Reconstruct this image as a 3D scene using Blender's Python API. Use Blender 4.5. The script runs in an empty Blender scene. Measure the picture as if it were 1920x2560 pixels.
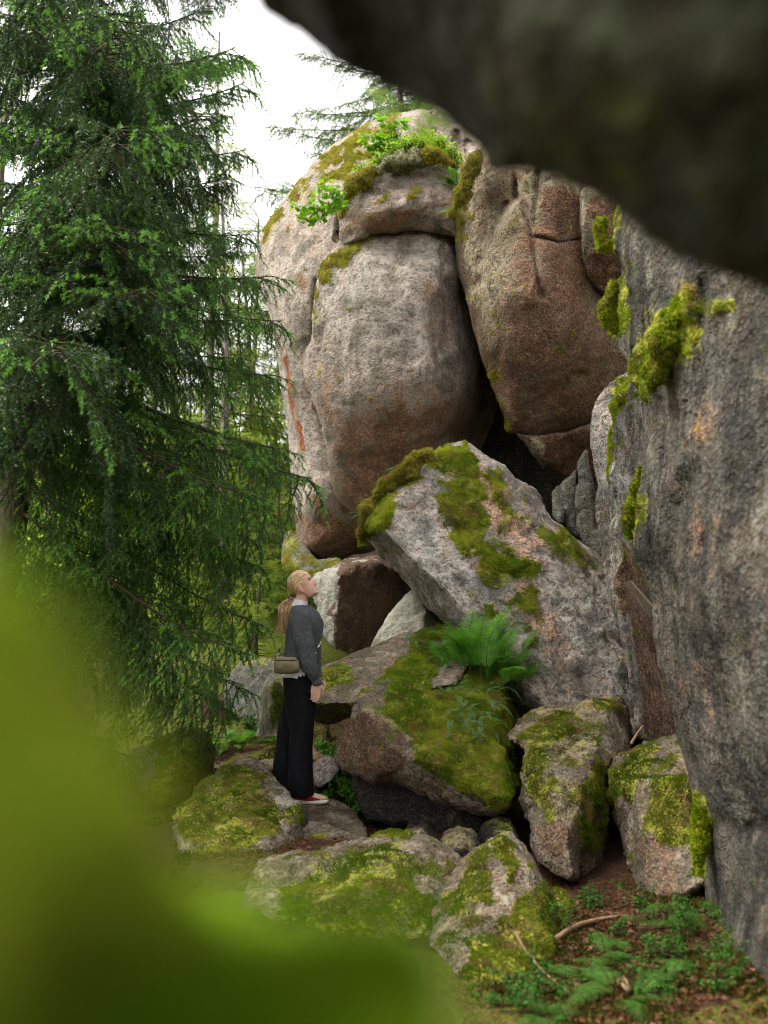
import bpy, bmesh, math, random
import numpy as np
from mathutils import Vector, Matrix, Euler, Quaternion
from mathutils.geometry import delaunay_2d_cdt

rng = np.random.default_rng(7)
random.seed(7)
scene = bpy.context.scene
COL = scene.collection
R_ = math.radians

# ------------------------------------------------------------------ camera
CAM_H, PITCH, LENS = 1.55, R_(5.0), 35.0
FPX = 2560 * LENS / 36.0                 # focal length in photograph pixels
cam_data = bpy.data.cameras.new('camera')
cam_data.sensor_fit = 'VERTICAL'
cam_data.sensor_height = 36.0
cam_data.lens = LENS
cam_data.clip_start, cam_data.clip_end = 0.01, 500
cam_data.dof.use_dof = True
cam_data.dof.focus_distance = 7.6
cam_data.dof.aperture_fstop = 1.6
camera = bpy.data.objects.new('camera', cam_data)
camera.location = (0, 0, CAM_H)
camera.rotation_euler = (math.pi / 2 + PITCH, 0, 0)
COL.objects.link(camera)
scene.camera = camera

# ------------------------------------------------------------------ sky and sun (overcast)
SUN_EL, SUN_AZ = R_(56), R_(-88)          # azimuth from +Y towards +X : soft light from the left
world = bpy.data.worlds.new('World')
scene.world = world
world.use_nodes = True
wn, wl = world.node_tree.nodes, world.node_tree.links
wn.clear()
wo = wn.new('ShaderNodeOutputWorld')
bg = wn.new('ShaderNodeBackground')
bg.inputs['Strength'].default_value = 0.05
sky = wn.new('ShaderNodeTexSky')
sky.sky_type = 'NISHITA'
sky.sun_disc = False
sky.sun_elevation = SUN_EL
sky.sun_rotation = SUN_AZ
mixs = wn.new('ShaderNodeMix'); mixs.data_type = 'RGBA'
mixs.inputs[0].default_value = 0.9        # a closed cover of bright white cloud over the blue
cl = wn.new('ShaderNodeTexNoise'); cl.inputs['Scale'].default_value = 1.6; cl.inputs['Detail'].default_value = 4
cr = wn.new('ShaderNodeValToRGB')
cr.color_ramp.elements[0].color = (7.6, 7.4, 7.2, 1); cr.color_ramp.elements[1].color = (9.4, 9.2, 9.0, 1)
wl.new(cl.outputs['Fac'], cr.inputs[0])
wl.new(sky.outputs[0], mixs.inputs[6]); wl.new(cr.outputs[0], mixs.inputs[7])
wl.new(mixs.outputs[2], bg.inputs[0]); wl.new(bg.outputs[0], wo.inputs[0])

sun_d = bpy.data.lights.new('sun', 'SUN')
sun_d.energy = 1.5
sun_d.angle = R_(35)
sun_d.color = (1.0, 0.95, 0.86)
sun = bpy.data.objects.new('sun', sun_d)
sdir = Vector((math.sin(SUN_AZ) * math.cos(SUN_EL), math.cos(SUN_AZ) * math.cos(SUN_EL), math.sin(SUN_EL)))
sun.rotation_euler = sdir.to_track_quat('Z', 'Y').to_euler()
sun.location = sdir * 30
COL.objects.link(sun)

vs = scene.view_settings
vs.view_transform = 'Standard'; vs.look = 'None'; vs.exposure = 2.6; vs.gamma = 1.0
vs.use_curve_mapping = False
scene.cycles.max_bounces = 4
scene.cycles.diffuse_bounces = 2
scene.cycles.transparent_max_bounces = 8
scene.cycles.use_denoising = True
scene.cycles.denoising_prefilter = 'ACCURATE'
scene.cycles.filter_width = 1.0
scene.cycles.use_adaptive_sampling = True
scene.cycles.adaptive_threshold = 0.02
scene.cycles.sample_clamp_indirect = 4.0

# ------------------------------------------------------------------ helpers
CAM = np.array([0, 0, CAM_H])
FWD = np.array([0, math.cos(PITCH), math.sin(PITCH)])
UPV = np.array([0, -math.sin(PITCH), math.cos(PITCH)])
RGT = np.array([1.0, 0, 0])

def P(x, y, t):
    """Point of the place that stands t metres deep where the photograph shows (x, y)."""
    x, y, t = np.broadcast_arrays(np.asarray(x, float), np.asarray(y, float), np.asarray(t, float))
    dx = (x - 960) / FPX; dy = (1280 - y) / FPX
    d = dx[..., None] * RGT + dy[..., None] * UPV + FWD
    return CAM + d * t[..., None]

def V(x, y, t): return Vector(P(x, y, t))

def _hash(ix, iy, iz, seed):
    h = (ix * 374761393 + iy * 668265263 + iz * 2147483647 + seed * 1274126177) & 0xFFFFFFFF
    h = ((h ^ (h >> 13)) * 1274126177) & 0xFFFFFFFF
    h = ((h ^ (h >> 16)) * 2246822519) & 0xFFFFFFFF
    return ((h ^ (h >> 15)) & 0xFFFFFF) / float(0xFFFFFF) * 2 - 1

def vnoise(p, seed=0):
    p = np.asarray(p, float)
    i = np.floor(p).astype(np.int64); f = p - i
    u = f * f * f * (f * (f * 6 - 15) + 10)
    r = 0
    for dx in (0, 1):
        wx = u[:, 0] if dx else 1 - u[:, 0]
        for dy in (0, 1):
            wy = u[:, 1] if dy else 1 - u[:, 1]
            for dz in (0, 1):
                wz = u[:, 2] if dz else 1 - u[:, 2]
                r = r + wx * wy * wz * _hash(i[:, 0] + dx, i[:, 1] + dy, i[:, 2] + dz, seed)
    return r

def fbm(p, scale=1.0, octaves=4, seed=0, rough=0.5):
    p = np.asarray(p, float) * scale
    a, s, tot = 1.0, 0.0, 0.0
    for o in range(octaves):
        s = s + a * vnoise(p + 17.3 * o, seed + o); tot += a
        p = p * 2.03; a *= rough
    return s / tot

def sstep(a, b, x):
    t = np.clip((x - a) / (b - a), 0, 1)
    return t * t * (3 - 2 * t)

def seg_dist(pts, poly, closed=True):
    """distance of many 2-D points to a polyline"""
    poly = np.asarray(poly, float)
    a = poly if closed else poly[:-1]
    b = np.roll(poly, -1, 0) if closed else poly[1:]
    best = np.full(len(pts), 1e18)
    for i in range(0, len(a), 24):
        A, Bv = a[i:i+24], b[i:i+24] - a[i:i+24]
        L2 = (Bv ** 2).sum(1) + 1e-12
        d = pts[:, None, :] - A[None]
        t = np.clip((d * Bv[None]).sum(2) / L2, 0, 1)
        q = d - t[..., None] * Bv[None]
        best = np.minimum(best, (q ** 2).sum(2).min(1))
    return np.sqrt(best)

from mathutils.kdtree import KDTree
def curve_dist(pts, o, closed=True):
    """distance to a densely sampled curve (nearest sample, then its two segments)"""
    n = len(o)
    kd = KDTree(n)
    for i, p in enumerate(o.tolist()): kd.insert((p[0], p[1], 0), i)
    kd.balance()
    idx = np.array([kd.find((p[0], p[1], 0))[1] for p in pts.tolist()], int)
    best = np.full(len(pts), 1e18)
    for d in (-1, 0):
        i0, i1 = idx + d, idx + d + 1
        if closed: i0, i1 = i0 % n, i1 % n
        else: i0, i1 = np.clip(i0, 0, n - 1), np.clip(i1, 0, n - 1)
        A, Bv = o[i0], o[i1] - o[i0]
        t = np.clip(((pts - A) * Bv).sum(1) / ((Bv ** 2).sum(1) + 1e-12), 0, 1)
        best = np.minimum(best, ((pts - A - t[:, None] * Bv) ** 2).sum(1))
    return np.sqrt(best)

def near_box(q, poly, pad):
    poly = np.asarray(poly, float); lo, hi = poly.min(0) - pad, poly.max(0) + pad
    return (q[:, 0] > lo[0]) & (q[:, 0] < hi[0]) & (q[:, 1] > lo[1]) & (q[:, 1] < hi[1])

def inside(pts, poly):
    poly = np.asarray(poly, float)
    x, y = pts[:, 0], pts[:, 1]
    c = np.zeros(len(pts), bool)
    j = len(poly) - 1
    for i in range(len(poly)):
        xi, yi = poly[i]; xj, yj = poly[j]
        if yi != yj:
            m = ((yi > y) != (yj > y)) & (x < (xj - xi) * (y - yi) / (yj - yi) + xi)
            c ^= m
        j = i
    return c

def sdist(pts, poly):
    d = seg_dist(pts, poly)
    return np.where(inside(pts, poly), d, -d)

def spline(pts, step, closed=True):
    """centripetal-ish Catmull-Rom through 2-D points, evenly resampled"""
    p = np.asarray(pts, float)
    n = len(p); out = []
    rng_n = n if closed else n - 1
    for i in range(rng_n):
        if closed:
            p0, p1, p2, p3 = p[i-1], p[i], p[(i+1) % n], p[(i+2) % n]
        else:
            p0, p1, p2, p3 = p[max(i-1, 0)], p[i], p[i+1], p[min(i+2, n-1)]
        L = np.linalg.norm(p2 - p1)
        m1 = (p2 - p0) / (np.linalg.norm(p2 - p1) + np.linalg.norm(p1 - p0) + 1e-9) * L
        m2 = (p3 - p1) / (np.linalg.norm(p3 - p2) + np.linalg.norm(p2 - p1) + 1e-9) * L
        k = max(2, int(L / step * 3))
        t = np.linspace(0, 1, k, endpoint=False)[:, None]
        h = (2*t**3 - 3*t**2 + 1)*p1 + (t**3 - 2*t**2 + t)*m1 + (-2*t**3 + 3*t**2)*p2 + (t**3 - t**2)*m2
        out.append(h)
    q = np.vstack(out + ([p[:1]] if closed else [p[-1:]]))
    s = np.concatenate([[0], np.cumsum(np.linalg.norm(np.diff(q, axis=0), axis=1))])
    m = max(6, int(s[-1] / step))
    u = np.linspace(0, s[-1], m + 1)
    r = np.stack([np.interp(u, s, q[:, k]) for k in range(q.shape[1])], 1)
    return r[:-1] if closed else r

def tps(ctrl):
    """smooth depth surface through (x, y, t) control points"""
    c = np.asarray(ctrl, float); n = len(c)
    if n == 1:
        return lambda q: np.full(len(q), c[0, 2])
    X = c[:, :2] / 500.0
    if n < 4:
        A = np.c_[X, np.ones(n)]
        w = np.linalg.lstsq(A, c[:, 2], rcond=None)[0]
        return lambda q: np.c_[q / 500.0, np.ones(len(q))] @ w
    def U(r2): return np.where(r2 > 1e-12, r2 * np.log(r2 + 1e-12), 0)
    K = U(((X[:, None] - X[None]) ** 2).sum(2)) + 1e-3 * np.eye(n)
    Pm = np.c_[np.ones(n), X]
    M = np.block([[K, Pm], [Pm.T, np.zeros((3, 3))]])
    w = np.linalg.solve(M, np.r_[c[:, 2], 0, 0, 0])
    def f(q):
        q = q / 500.0
        r2 = ((q[:, None] - X[None]) ** 2).sum(2)
        return U(r2) @ w[:n] + w[n] + q @ w[n+1:]
    return f

def planes(faces, sharp=60.0):
    """front surface of an angular block: each face given by three (x, y, t) points; the nearest-to-hidden wins"""
    co = []
    for f in faces:
        f = np.asarray(f, float)
        A = np.c_[f[:, :2] / 500.0, np.ones(3)]
        co.append(np.linalg.solve(A, 1.0 / f[:, 2]))
    co = np.array(co)
    def g(q):
        v = np.c_[q / 500.0, np.ones(len(q))] @ co.T          # 1/t of each plane
        t = 1.0 / np.maximum(v, 0.02)
        m = t.max(1, keepdims=True)
        return (m[:, 0] + np.log(np.exp(sharp * (t - m)).sum(1)) / sharp)
    return g

def mesh_obj(name, verts, faces, mat=None, parent=None, smooth=True, loc=None, attrs=None):
    """faces: list, or an int array (n,3) / (n,4)"""
    verts = np.asarray(verts, np.float32)
    if loc is not None:
        verts = verts - np.asarray(loc, np.float32)
    me = bpy.data.meshes.new(name)
    if isinstance(faces, np.ndarray) and len(faces):
        k = faces.shape[1]
        me.vertices.add(len(verts)); me.vertices.foreach_set('co', verts.ravel())
        me.loops.add(faces.size); me.loops.foreach_set('vertex_index', faces.astype(np.int32).ravel())
        me.polygons.add(len(faces))
        me.polygons.foreach_set('loop_start', np.arange(0, faces.size, k, dtype=np.int32))
        me.update(calc_edges=True)
    else:
        me.from_pydata([tuple(v) for v in verts.tolist()], [], [tuple(int(i) for i in f) for f in faces])
        me.update()
    if attrs:
        for k, a in attrs.items():
            at = me.attributes.new(k, 'FLOAT', 'POINT')
            at.data.foreach_set('value', np.asarray(a, np.float32))
    if smooth:
        me.polygons.foreach_set('use_smooth', np.ones(len(me.polygons), bool))
    if mat: me.materials.append(mat)
    o = bpy.data.objects.new(name, me)
    COL.objects.link(o)
    if loc is not None: o.location = loc
    if parent is not None:
        o.parent = parent
        if loc is None:
            o.matrix_parent_inverse = Matrix.Translation(-parent.location)
    return o

def tag(o, label=None, cat=None, group=None, kind=None):
    if label: o['label'] = label
    if cat: o['category'] = cat
    if group: o['group'] = group
    if kind or cat: o['kind'] = kind or 'thing'
    return o

def empty(name, loc=(0, 0, 0)):
    o = bpy.data.objects.new(name, None); o.empty_display_size = 0.1
    COL.objects.link(o); o.location = loc
    return o

def link_copy(src, parent=None, name=None):
    c = src.copy()
    if name: c.name = name
    COL.objects.link(c); c.parent = parent
    c.matrix_parent_inverse = Matrix.Identity(4)
    return c
# ------------------------------------------------------------------ materials
class NT:
    """tiny node-tree writer"""
    def __init__(s, name):
        s.m = bpy.data.materials.new(name); s.m.use_nodes = True
        s.t = s.m.node_tree; s.t.nodes.clear()
        s.out = s.t.nodes.new('ShaderNodeOutputMaterial')
        s.tc = s.t.nodes.new('ShaderNodeTexCoord')
    def n(s, typ, ins=None, **kw):
        nd = s.t.nodes.new(typ)
        for k, v in kw.items(): setattr(nd, k, v)
        for k, v in (ins or {}).items(): s.set(nd.inputs[k], v)
        return nd
    def set(s, sock, v):
        if hasattr(v, 'is_output') or hasattr(v, 'links'):
            s.t.links.new(v, sock)
        elif isinstance(v, tuple) and len(v) == 3 and sock.type == 'RGBA': sock.default_value = (*v, 1)
        else: sock.default_value = v
    def math(s, op, a, b=None, c=None, clamp=False):
        nd = s.n('ShaderNodeMath', operation=op, use_clamp=clamp)
        s.set(nd.inputs[0], a)
        if b is not None: s.set(nd.inputs[1], b)
        if c is not None: s.set(nd.inputs[2], c)
        return nd.outputs[0]
    def mix(s, f, a, b, blend='MIX'):
        nd = s.n('ShaderNodeMix', data_type='RGBA', blend_type=blend)
        s.set(nd.inputs[0], f); s.set(nd.inputs[6], a); s.set(nd.inputs[7], b)
        return nd.outputs[2]
    def noise(s, scale, detail=6, rough=0.6, vec=None, dist=0.0, seed=None):
        nd = s.n('ShaderNodeTexNoise', {'Scale': scale, 'Detail': detail, 'Roughness': rough, 'Distortion': dist})
        v = vec or s.tc.outputs['Object']
        if seed is not None:
            mp = s.n('ShaderNodeMapping', {'Vector': v, 'Location': (seed * 3.7, seed * 1.9, seed * 5.3)}); v = mp.outputs[0]
        s.t.links.new(v, nd.inputs['Vector'])
        return nd.outputs['Fac']
    def scaled(s, sc):
        return s.n('ShaderNodeMapping', {'Vector': s.tc.outputs['Object'], 'Scale': sc}).outputs[0]
    def step(s, x, a, b):
        nd = s.n('ShaderNodeMapRange', interpolation_type='SMOOTHSTEP')
        s.set(nd.inputs[0], x); s.set(nd.inputs[1], a); s.set(nd.inputs[2], b)
        return nd.outputs[0]
    def attr(s, name):
        return s.n('ShaderNodeAttribute', attribute_name=name).outputs['Fac']
    def bsdf(s, col, rough=0.8, spec=0.3, bump=None, bstr=0.6, bdist=0.02, **kw):
        b = s.n('ShaderNodeBsdfPrincipled')
        s.set(b.inputs['Base Color'], col); s.set(b.inputs['Roughness'], rough)
        s.set(b.inputs['Specular IOR Level'], spec)
        for k, v in kw.items(): s.set(b.inputs[k], v)
        if bump is not None:
            bm = s.n('ShaderNodeBump', {'Strength': bstr, 'Distance': bdist, 'Height': bump})
            s.t.links.new(bm.outputs[0], b.inputs['Normal'])
        s.t.links.new(b.outputs[0], s.out.inputs[0])
        return b

def rock_mat(name, grey=(.23, .22, .205), pink=(.25, .175, .14), red=(.125, .064, .038), pale=(.40, .40, .365),
             dark=(.040, .040, .038), pale_cut=.53, dark_cut=.58, pink_cut=.5, moss=(.25, .245, .026), moss2=(.10, .12, .015),
             brown=(.17, .11, .035), grain=1.0, seed=0.0, bump=1.0, pale_amt=.75, dark_amt=.85, gs=1.0):
    t = NT(name)
    mid = t.noise(5.0 * gs, 5, .66, seed=seed + 2)
    fine = t.noise(22 * gs, 3, .65, seed=seed + 3)
    gr = t.noise(58 * gs, 2, .7, seed=seed + 4)
    streak = t.noise(5.0, 3, .6, vec=t.scaled((1.6, 1.6, .22)), seed=seed + 5)
    big = t.noise(1.25, 3, .6, seed=seed + 1)
    mf_ = t.math('ADD', t.math('MULTIPLY', mid, .55), t.math('MULTIPLY', fine, .45))
    c = t.mix(t.step(mid, pink_cut - .07, pink_cut + .09), grey, pink)
    pf = t.step(t.math('ADD', mf_, t.math('MULTIPLY', t.attr('pale'), .12)), pale_cut - .04, pale_cut + .07)
    c = t.mix(t.math('MULTIPLY', pf, pale_amt), c, pale)                       # pale crust lichen
    # bare red-brown granite where no lichen grows
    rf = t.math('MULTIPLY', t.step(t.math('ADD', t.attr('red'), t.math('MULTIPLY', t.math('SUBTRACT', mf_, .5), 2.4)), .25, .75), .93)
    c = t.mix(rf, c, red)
    gl = t.math('ADD', t.math('MULTIPLY', gr, .6), t.math('MULTIPLY', fine, .4))
    c = t.mix(t.math('MULTIPLY', t.step(gl, .52, .60), t.math('MULTIPLY', rf, .55)), c, t.mix(1.0, red, (2.3, 2.9, 2.8), 'MULTIPLY'))   # lichen dust
    dk = t.noise(3.6 * gs, 5, .72, seed=seed + 6)
    df = t.step(t.math('ADD', t.math('ADD', t.math('MULTIPLY', dk, .6), t.math('MULTIPLY', fine, .25)), t.math('MULTIPLY', streak, .15)), dark_cut - .05, dark_cut + .04)
    c = t.mix(t.math('MULTIPLY', df, dark_amt), c, dark)                        # black crust lichen
    c = t.mix(t.math('MULTIPLY', t.step(gl, .50, .40), .70 * grain), c, (.028, .024, .020))      # dark mica and pits
    c = t.mix(t.math('MULTIPLY', t.step(gr, .55, .70), .22 * grain), c, (.52, .49, .44))          # feldspar
    c = t.mix(t.math('MULTIPLY', t.step(streak, .42, .66), .5), c, t.mix(1.0, c, (.50, .47, .42), 'MULTIPLY'))   # water streaks
    c = t.mix(t.math('MULTIPLY', t.step(t.math('ADD', t.math('MULTIPLY', big, .6), t.math('MULTIPLY', mid, .4)), .52, .40), .65), c, t.mix(1.0, c, (.42, .40, .36), 'MULTIPLY'))   # old stain patches
    ru = t.step(t.math('ADD', t.attr('rust'), t.math('MULTIPLY', t.math('SUBTRACT', mid, .5), .8)), .4, .7)
    c = t.mix(ru, c, t.mix(t.step(fine, .4, .6), (.30, .095, .030), (.17, .065, .03)))
    mf = t.step(t.math('ADD', t.attr('moss'), t.math('MULTIPLY', t.math('SUBTRACT', mf_, .5), 2.6)), .28, .72)
    mc = t.mix(t.step(gl, .42, .58), moss2, moss)
    mc = t.mix(t.step(dk, .52, .62), mc, brown)
    c = t.mix(mf, c, mc)
    h = t.math('ADD', mid, t.math('ADD', t.math('MULTIPLY', fine, .75), t.math('MULTIPLY', gr, .42)))
    t.bsdf(c, .93, .15, bump=h, bstr=.8 * bump, bdist=.055)
    return t.m

def tuft_mat(name, a, b, c3, seed=0.0):
    t = NT(name)
    n1 = t.noise(2.3, 4, .6, seed=seed); n2 = t.noise(30, 3, .6, seed=seed + 2)
    tint = t.attr('tint')
    c = t.mix(t.step(n1, .38, .6), a, b)
    n3 = t.noise(5.5, 4, .65, seed=seed + 5)
    c = t.mix(t.step(n3, .52, .62), c, c3)
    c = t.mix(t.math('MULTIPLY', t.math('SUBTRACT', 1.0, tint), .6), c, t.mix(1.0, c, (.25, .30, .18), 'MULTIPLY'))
    d = t.n('ShaderNodeBsdfDiffuse', {'Color': c}); tr = t.n('ShaderNodeBsdfTranslucent', {'Color': c})
    mx = t.n('ShaderNodeMixShader', {0: .3}); t.t.links.new(d.outputs[0], mx.inputs[1]); t.t.links.new(tr.outputs[0], mx.inputs[2])
    t.t.links.new(mx.outputs[0], t.out.inputs[0])
    return t.m

def leaf_mat(name, a, b, tip=None, transl=.35, gloss=.25, scale=6.0, seed=0.0, rough=.5, obj_var=0.0):
    """foliage: colour varies through the plant; 'tint' = young growth"""
    t = NT(name)
    n1 = t.noise(scale, 3, .6, seed=seed)
    c = t.mix(t.step(n1, .36, .64), a, b)
    if tip: c = t.mix(t.attr('tint'), c, tip)
    if obj_var:
        oi = t.n('ShaderNodeObjectInfo').outputs['Random']
        c = t.mix(t.math('MULTIPLY', oi, obj_var), c, t.mix(1.0, c, (1.5, 1.25, .6), 'MULTIPLY'))
    p = t.n('ShaderNodeBsdfPrincipled', {'Base Color': c, 'Roughness': rough, 'Specular IOR Level': gloss})
    tr = t.n('ShaderNodeBsdfTranslucent', {'Color': t.mix(1.0, c, (1.25, 1.3, .7), 'MULTIPLY')})
    mx = t.n('ShaderNodeMixShader', {0: transl}); t.t.links.new(p.outputs[0], mx.inputs[1]); t.t.links.new(tr.outputs[0], mx.inputs[2])
    t.t.links.new(mx.outputs[0], t.out.inputs[0])
    return t.m

def plain_mat(name, a, b, scale=20, rough=.8, spec=.25, bstr=.4, bdist=.005, detail=5, vec=None, bscale=None, **kw):
    t = NT(name)
    v = t.scaled(vec) if vec else None
    n1 = t.noise(scale, detail, .65, vec=v)
    bn = t.noise(bscale, 4, .6, vec=v) if bscale else n1
    t.bsdf(t.mix(t.step(n1, .32, .68), a, b), rough, spec, bump=bn, bstr=bstr, bdist=bdist, **kw)
    return t.m

M = {}
M['granite'] = rock_mat('lichen_granite', seed=0)
M['granite_wall'] = rock_mat('grey_face_granite', grey=(.30, .268, .228), pink=(.34, .235, .178), red=(.185, .098, .055), pale=(.43, .40, .355), dark_cut=.62, pale_cut=.53, seed=11, grain=.75)
M['granite_red'] = rock_mat('red_brown_granite', grey=(.22, .175, .12), pink=(.20, .11, .072), red=(.125, .058, .034), pale=(.33, .30, .20), pale_cut=.505, dark_cut=.62, seed=23, pale_amt=.85)
M['granite_lean'] = rock_mat('pink_grey_granite', grey=(.245, .232, .212), pink=(.31, .195, .14), red=(.36, .205, .14), pale=(.45, .435, .40), pale_cut=.52, pink_cut=.51, dark_cut=.58, seed=37, grain=.75)
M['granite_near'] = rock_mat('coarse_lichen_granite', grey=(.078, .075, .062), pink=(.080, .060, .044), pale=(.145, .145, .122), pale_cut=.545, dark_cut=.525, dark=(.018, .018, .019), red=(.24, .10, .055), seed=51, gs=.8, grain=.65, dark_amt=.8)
M['granite_pale'] = rock_mat('pale_lit_granite', grey=(.34, .34, .285), pink=(.36, .34, .27), pale=(.43, .43, .37), red=(.095, .050, .032), dark_cut=.72, grain=.45, seed=63)
M['granite_dark'] = rock_mat('dark_shade_granite', grey=(.035, .033, .031), pink=(.035, .026, .021), pale=(.08, .085, .075), pale_cut=.58, dark_cut=.56, seed=77)  # near-black base carries cave and hollow shade; also serves two dark stones
M['granite_slab'] = rock_mat('grey_green_granite', grey=(.105, .11, .095), pink=(.11, .10, .08), pale=(.19, .20, .175), pale_cut=.56, dark_cut=.6, seed=80)  # darker grey-green base for the cave slabs and the rocks behind her
M['granite_floor'] = rock_mat('mossy_floor_granite', grey=(.15, .125, .088), pink=(.19, .125, .085), pale=(.32, .30, .25), pale_cut=.54, dark_cut=.60, seed=85, grain=.9)
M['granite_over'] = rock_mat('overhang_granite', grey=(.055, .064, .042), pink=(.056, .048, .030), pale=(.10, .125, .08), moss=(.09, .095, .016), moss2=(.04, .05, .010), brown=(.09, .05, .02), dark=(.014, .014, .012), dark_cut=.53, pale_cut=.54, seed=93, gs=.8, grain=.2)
M['moss'] = tuft_mat('moss_green', (.14, .24, .016), (.37, .42, .034), (.28, .23, .06), 0)
M['moss_gold'] = tuft_mat('moss_golden', (.30, .30, .030), (.46, .41, .075), (.36, .25, .07), 4)
M['moss_lime'] = tuft_mat('moss_lime', (.18, .27, .012), (.34, .41, .02), (.23, .22, .04), 6)
M['moss_dark'] = tuft_mat('moss_dark', (.065, .115, .016), (.17, .20, .026), (.18, .13, .04), 8)
M['moss_olive'] = tuft_mat('moss_olive', (.085, .14, .014), (.225, .255, .028), (.20, .15, .05), 10)
M['moss_floor_shade'] = tuft_mat('moss_floor_shade', (.030, .050, .008), (.075, .085, .012), (.075, .045, .016), 12)  # moss colour darkened to carry the shade of the floor
# ------------------------------------------------------------------ boulders
def paint(q, p3, polys, rough=0.0, scale=5.0, seed=0):
    """soft-edged mask over the surface: polys = [(outline, softness px, strength)]"""
    r = np.zeros(len(q))
    nz = fbm(p3, scale, 5, seed, .68) if rough else 0
    for poly, soft, k in polys:
        poly = np.asarray(poly, float)
        m = near_box(q, poly, soft + rough)
        if not m.any(): continue
        d = sdist(q[m], poly) if len(poly) > 3 else -seg_dist(q[m], poly, False)
        r[m] = np.maximum(r[m], k * sstep(-soft, soft, d + (nz[m] if rough else 0) * rough))
    return r

ROCKS = {}
def rock(name, outline, depth, mat, R=.3, B=None, back=1.2, step=6.0, amp=.03, nsc=1.6, amp2=.012, jit=3.0, creases=(), moss=(), red=(), pale=(), rust=(),
         moss_h=.02, moss_rough=40, parent=None, seed=None, up_moss=0.0, under_red=0.0, back_shrink=.55, steps_=(), key=None, smooth_outline=True, ridged=0.0, chips=None):
    """A solid boulder: visible face shaped by `depth`, rim rolled over with radius R (m), closed behind at `back` metres."""
    seed = seed if seed is not None else (abs(hash_str(key or name)) % 1000)
    B = B or R * 1.3
    o = spline(outline, step * .8) if smooth_outline else np.asarray(outline, float)
    area = .5 * (o[:, 0] * np.roll(o[:, 1], -1) - np.roll(o[:, 0], -1) * o[:, 1]).sum()
    if area < 0: o = o[::-1].copy()
    tang = np.roll(o, -1, 0) - np.roll(o, 1, 0); tang /= np.linalg.norm(tang, axis=1, keepdims=True) + 1e-9
    nin = np.c_[-tang[:, 1], tang[:, 0]]                     # inward
    if jit:
        z3 = np.c_[o / 60.0, np.full(len(o), seed * 1.7)]
        o = o + nin * (fbm(z3, 1.0, 4, seed) * jit)[:, None]
    D = depth if callable(depth) else tps(depth)
    tm = float(np.median(D(o)))
    Rpx = R * FPX / tm
    pts = [o]
    k_prev = 0
    for fr in (.02, .07, .15, .27, .42, .62):
        off = fr * Rpx
        if off - k_prev < .9: continue
        if off - k_prev > step * 1.2 and fr > .3: break
        k_prev = off
        ring = o + nin * off
        if off > 3: ring = ring[::2] if step < 9 else ring
        d = curve_dist(ring, o)
        pts.append(ring[(d > off * .93) & inside(ring, o)])
    lo, hi = o.min(0), o.max(0)
    gx = np.arange(lo[0], hi[0], step); gy = np.arange(lo[1], hi[1], step * .87)
    G = np.stack(np.meshgrid(gx, gy), -1); G[1::2, :, 0] += step / 2
    G = G.reshape(-1, 2); G = G + rng.uniform(-.22, .22, G.shape) * step
    G = G[inside(G, o)]
    dG = curve_dist(G, o)
    pts.append(G[dG > k_prev + step * .55])
    allp = np.vstack(pts)
    no = len(o)
    vs2, _, fs, _, _, _ = delaunay_2d_cdt([Vector(p) for p in allp.tolist()], [(i, (i + 1) % no) for i in range(no)], [], 1, 1e-4)
    q = np.array([(v[0], v[1]) for v in vs2])
    F = np.array([f for f in fs if len(f) == 3], int)
    sd = curve_dist(q, o)
    onr = sd < .02
    t = D(q)
    s = np.clip(sd * t / FPX / R, 0, 1)
    roll = B * (1 - np.sqrt(np.clip(1 - (1 - s) ** 2, 0, 1)))
    p0 = P(q[:, 0], q[:, 1], t)
    for line, dep, w in creases:
        m = near_box(q, line, w * 5)
        if not m.any(): continue
        d = curve_dist(q[m], spline(line, 4, False), False)
        wj = w * (1 + .5 * fbm(p0[m], 4, 2, seed + 3))
        t[m] = t[m] + dep * np.exp(-(d / wj) ** 2)
    for poly, dep, soft in steps_:
        t = t + dep * sstep(-soft, soft, sdist(q, poly) + 10 * fbm(p0, 3, 3, seed + 9))
    t = t + roll
    p3 = P(q[:, 0], q[:, 1], t)
    A = {}
    nrm0 = None
    A['moss'] = np.maximum(paint(q, p3, moss, moss_rough, 3.5, seed + 1), .9 * paint(q, p3, [(a_, b_ * 3.0, c_ * .62) for a_, b_, c_ in moss], moss_rough * 1.6, 4.5, seed + 21))
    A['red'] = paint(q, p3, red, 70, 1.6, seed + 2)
    A['pale'] = paint(q, p3, pale, 16, 2.0, seed + 3)
    A['rust'] = paint(q, p3, rust, 4, 3.0, seed + 4)
    # ---- closed back
    # order the rim
    on_idx = np.where(onr)[0]
    e = {}
    cnt = {}
    for a, b, c in F.tolist():
        for x, y in ((a, b), (b, c), (c, a)):
            cnt[(x, y)] = 1
    nxt = {a: b for (a, b) in cnt if (b, a) not in cnt}
    start = next(iter(nxt)); loop = [start]; cur = nxt[start]
    while cur != start and len(loop) <= len(nxt):
        loop.append(cur); cur = nxt[cur]
    loop = np.array(loop)
    cx = q[loop].mean(0)
    tl = t[loop]
    verts = [p3]; base = len(p3); prev = loop; nl = len(loop)
    faces = [F]
    tb = np.median(tl)
    for fr, sc in ((.12, .995), (.3, .97), (.55, .90), (.8, .78), (1.0, back_shrink)):
        q2 = cx + (q[loop] - cx) * sc
        tt = (tl * (1 - fr) + (tb + back * .3) * fr) + back * fr
        q3 = q2
        verts.append(P(q3[:, 0], q3[:, 1], tt))
        idx = np.arange(base, base + nl)
        a, b = prev, np.roll(prev, -1); c, d = np.roll(idx, -1), idx
        faces.append(np.c_[b, a, d]); faces.append(np.c_[b, d, c])
        prev = idx; base += nl
    verts.append(verts[-1].mean(0, keepdims=True))
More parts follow.
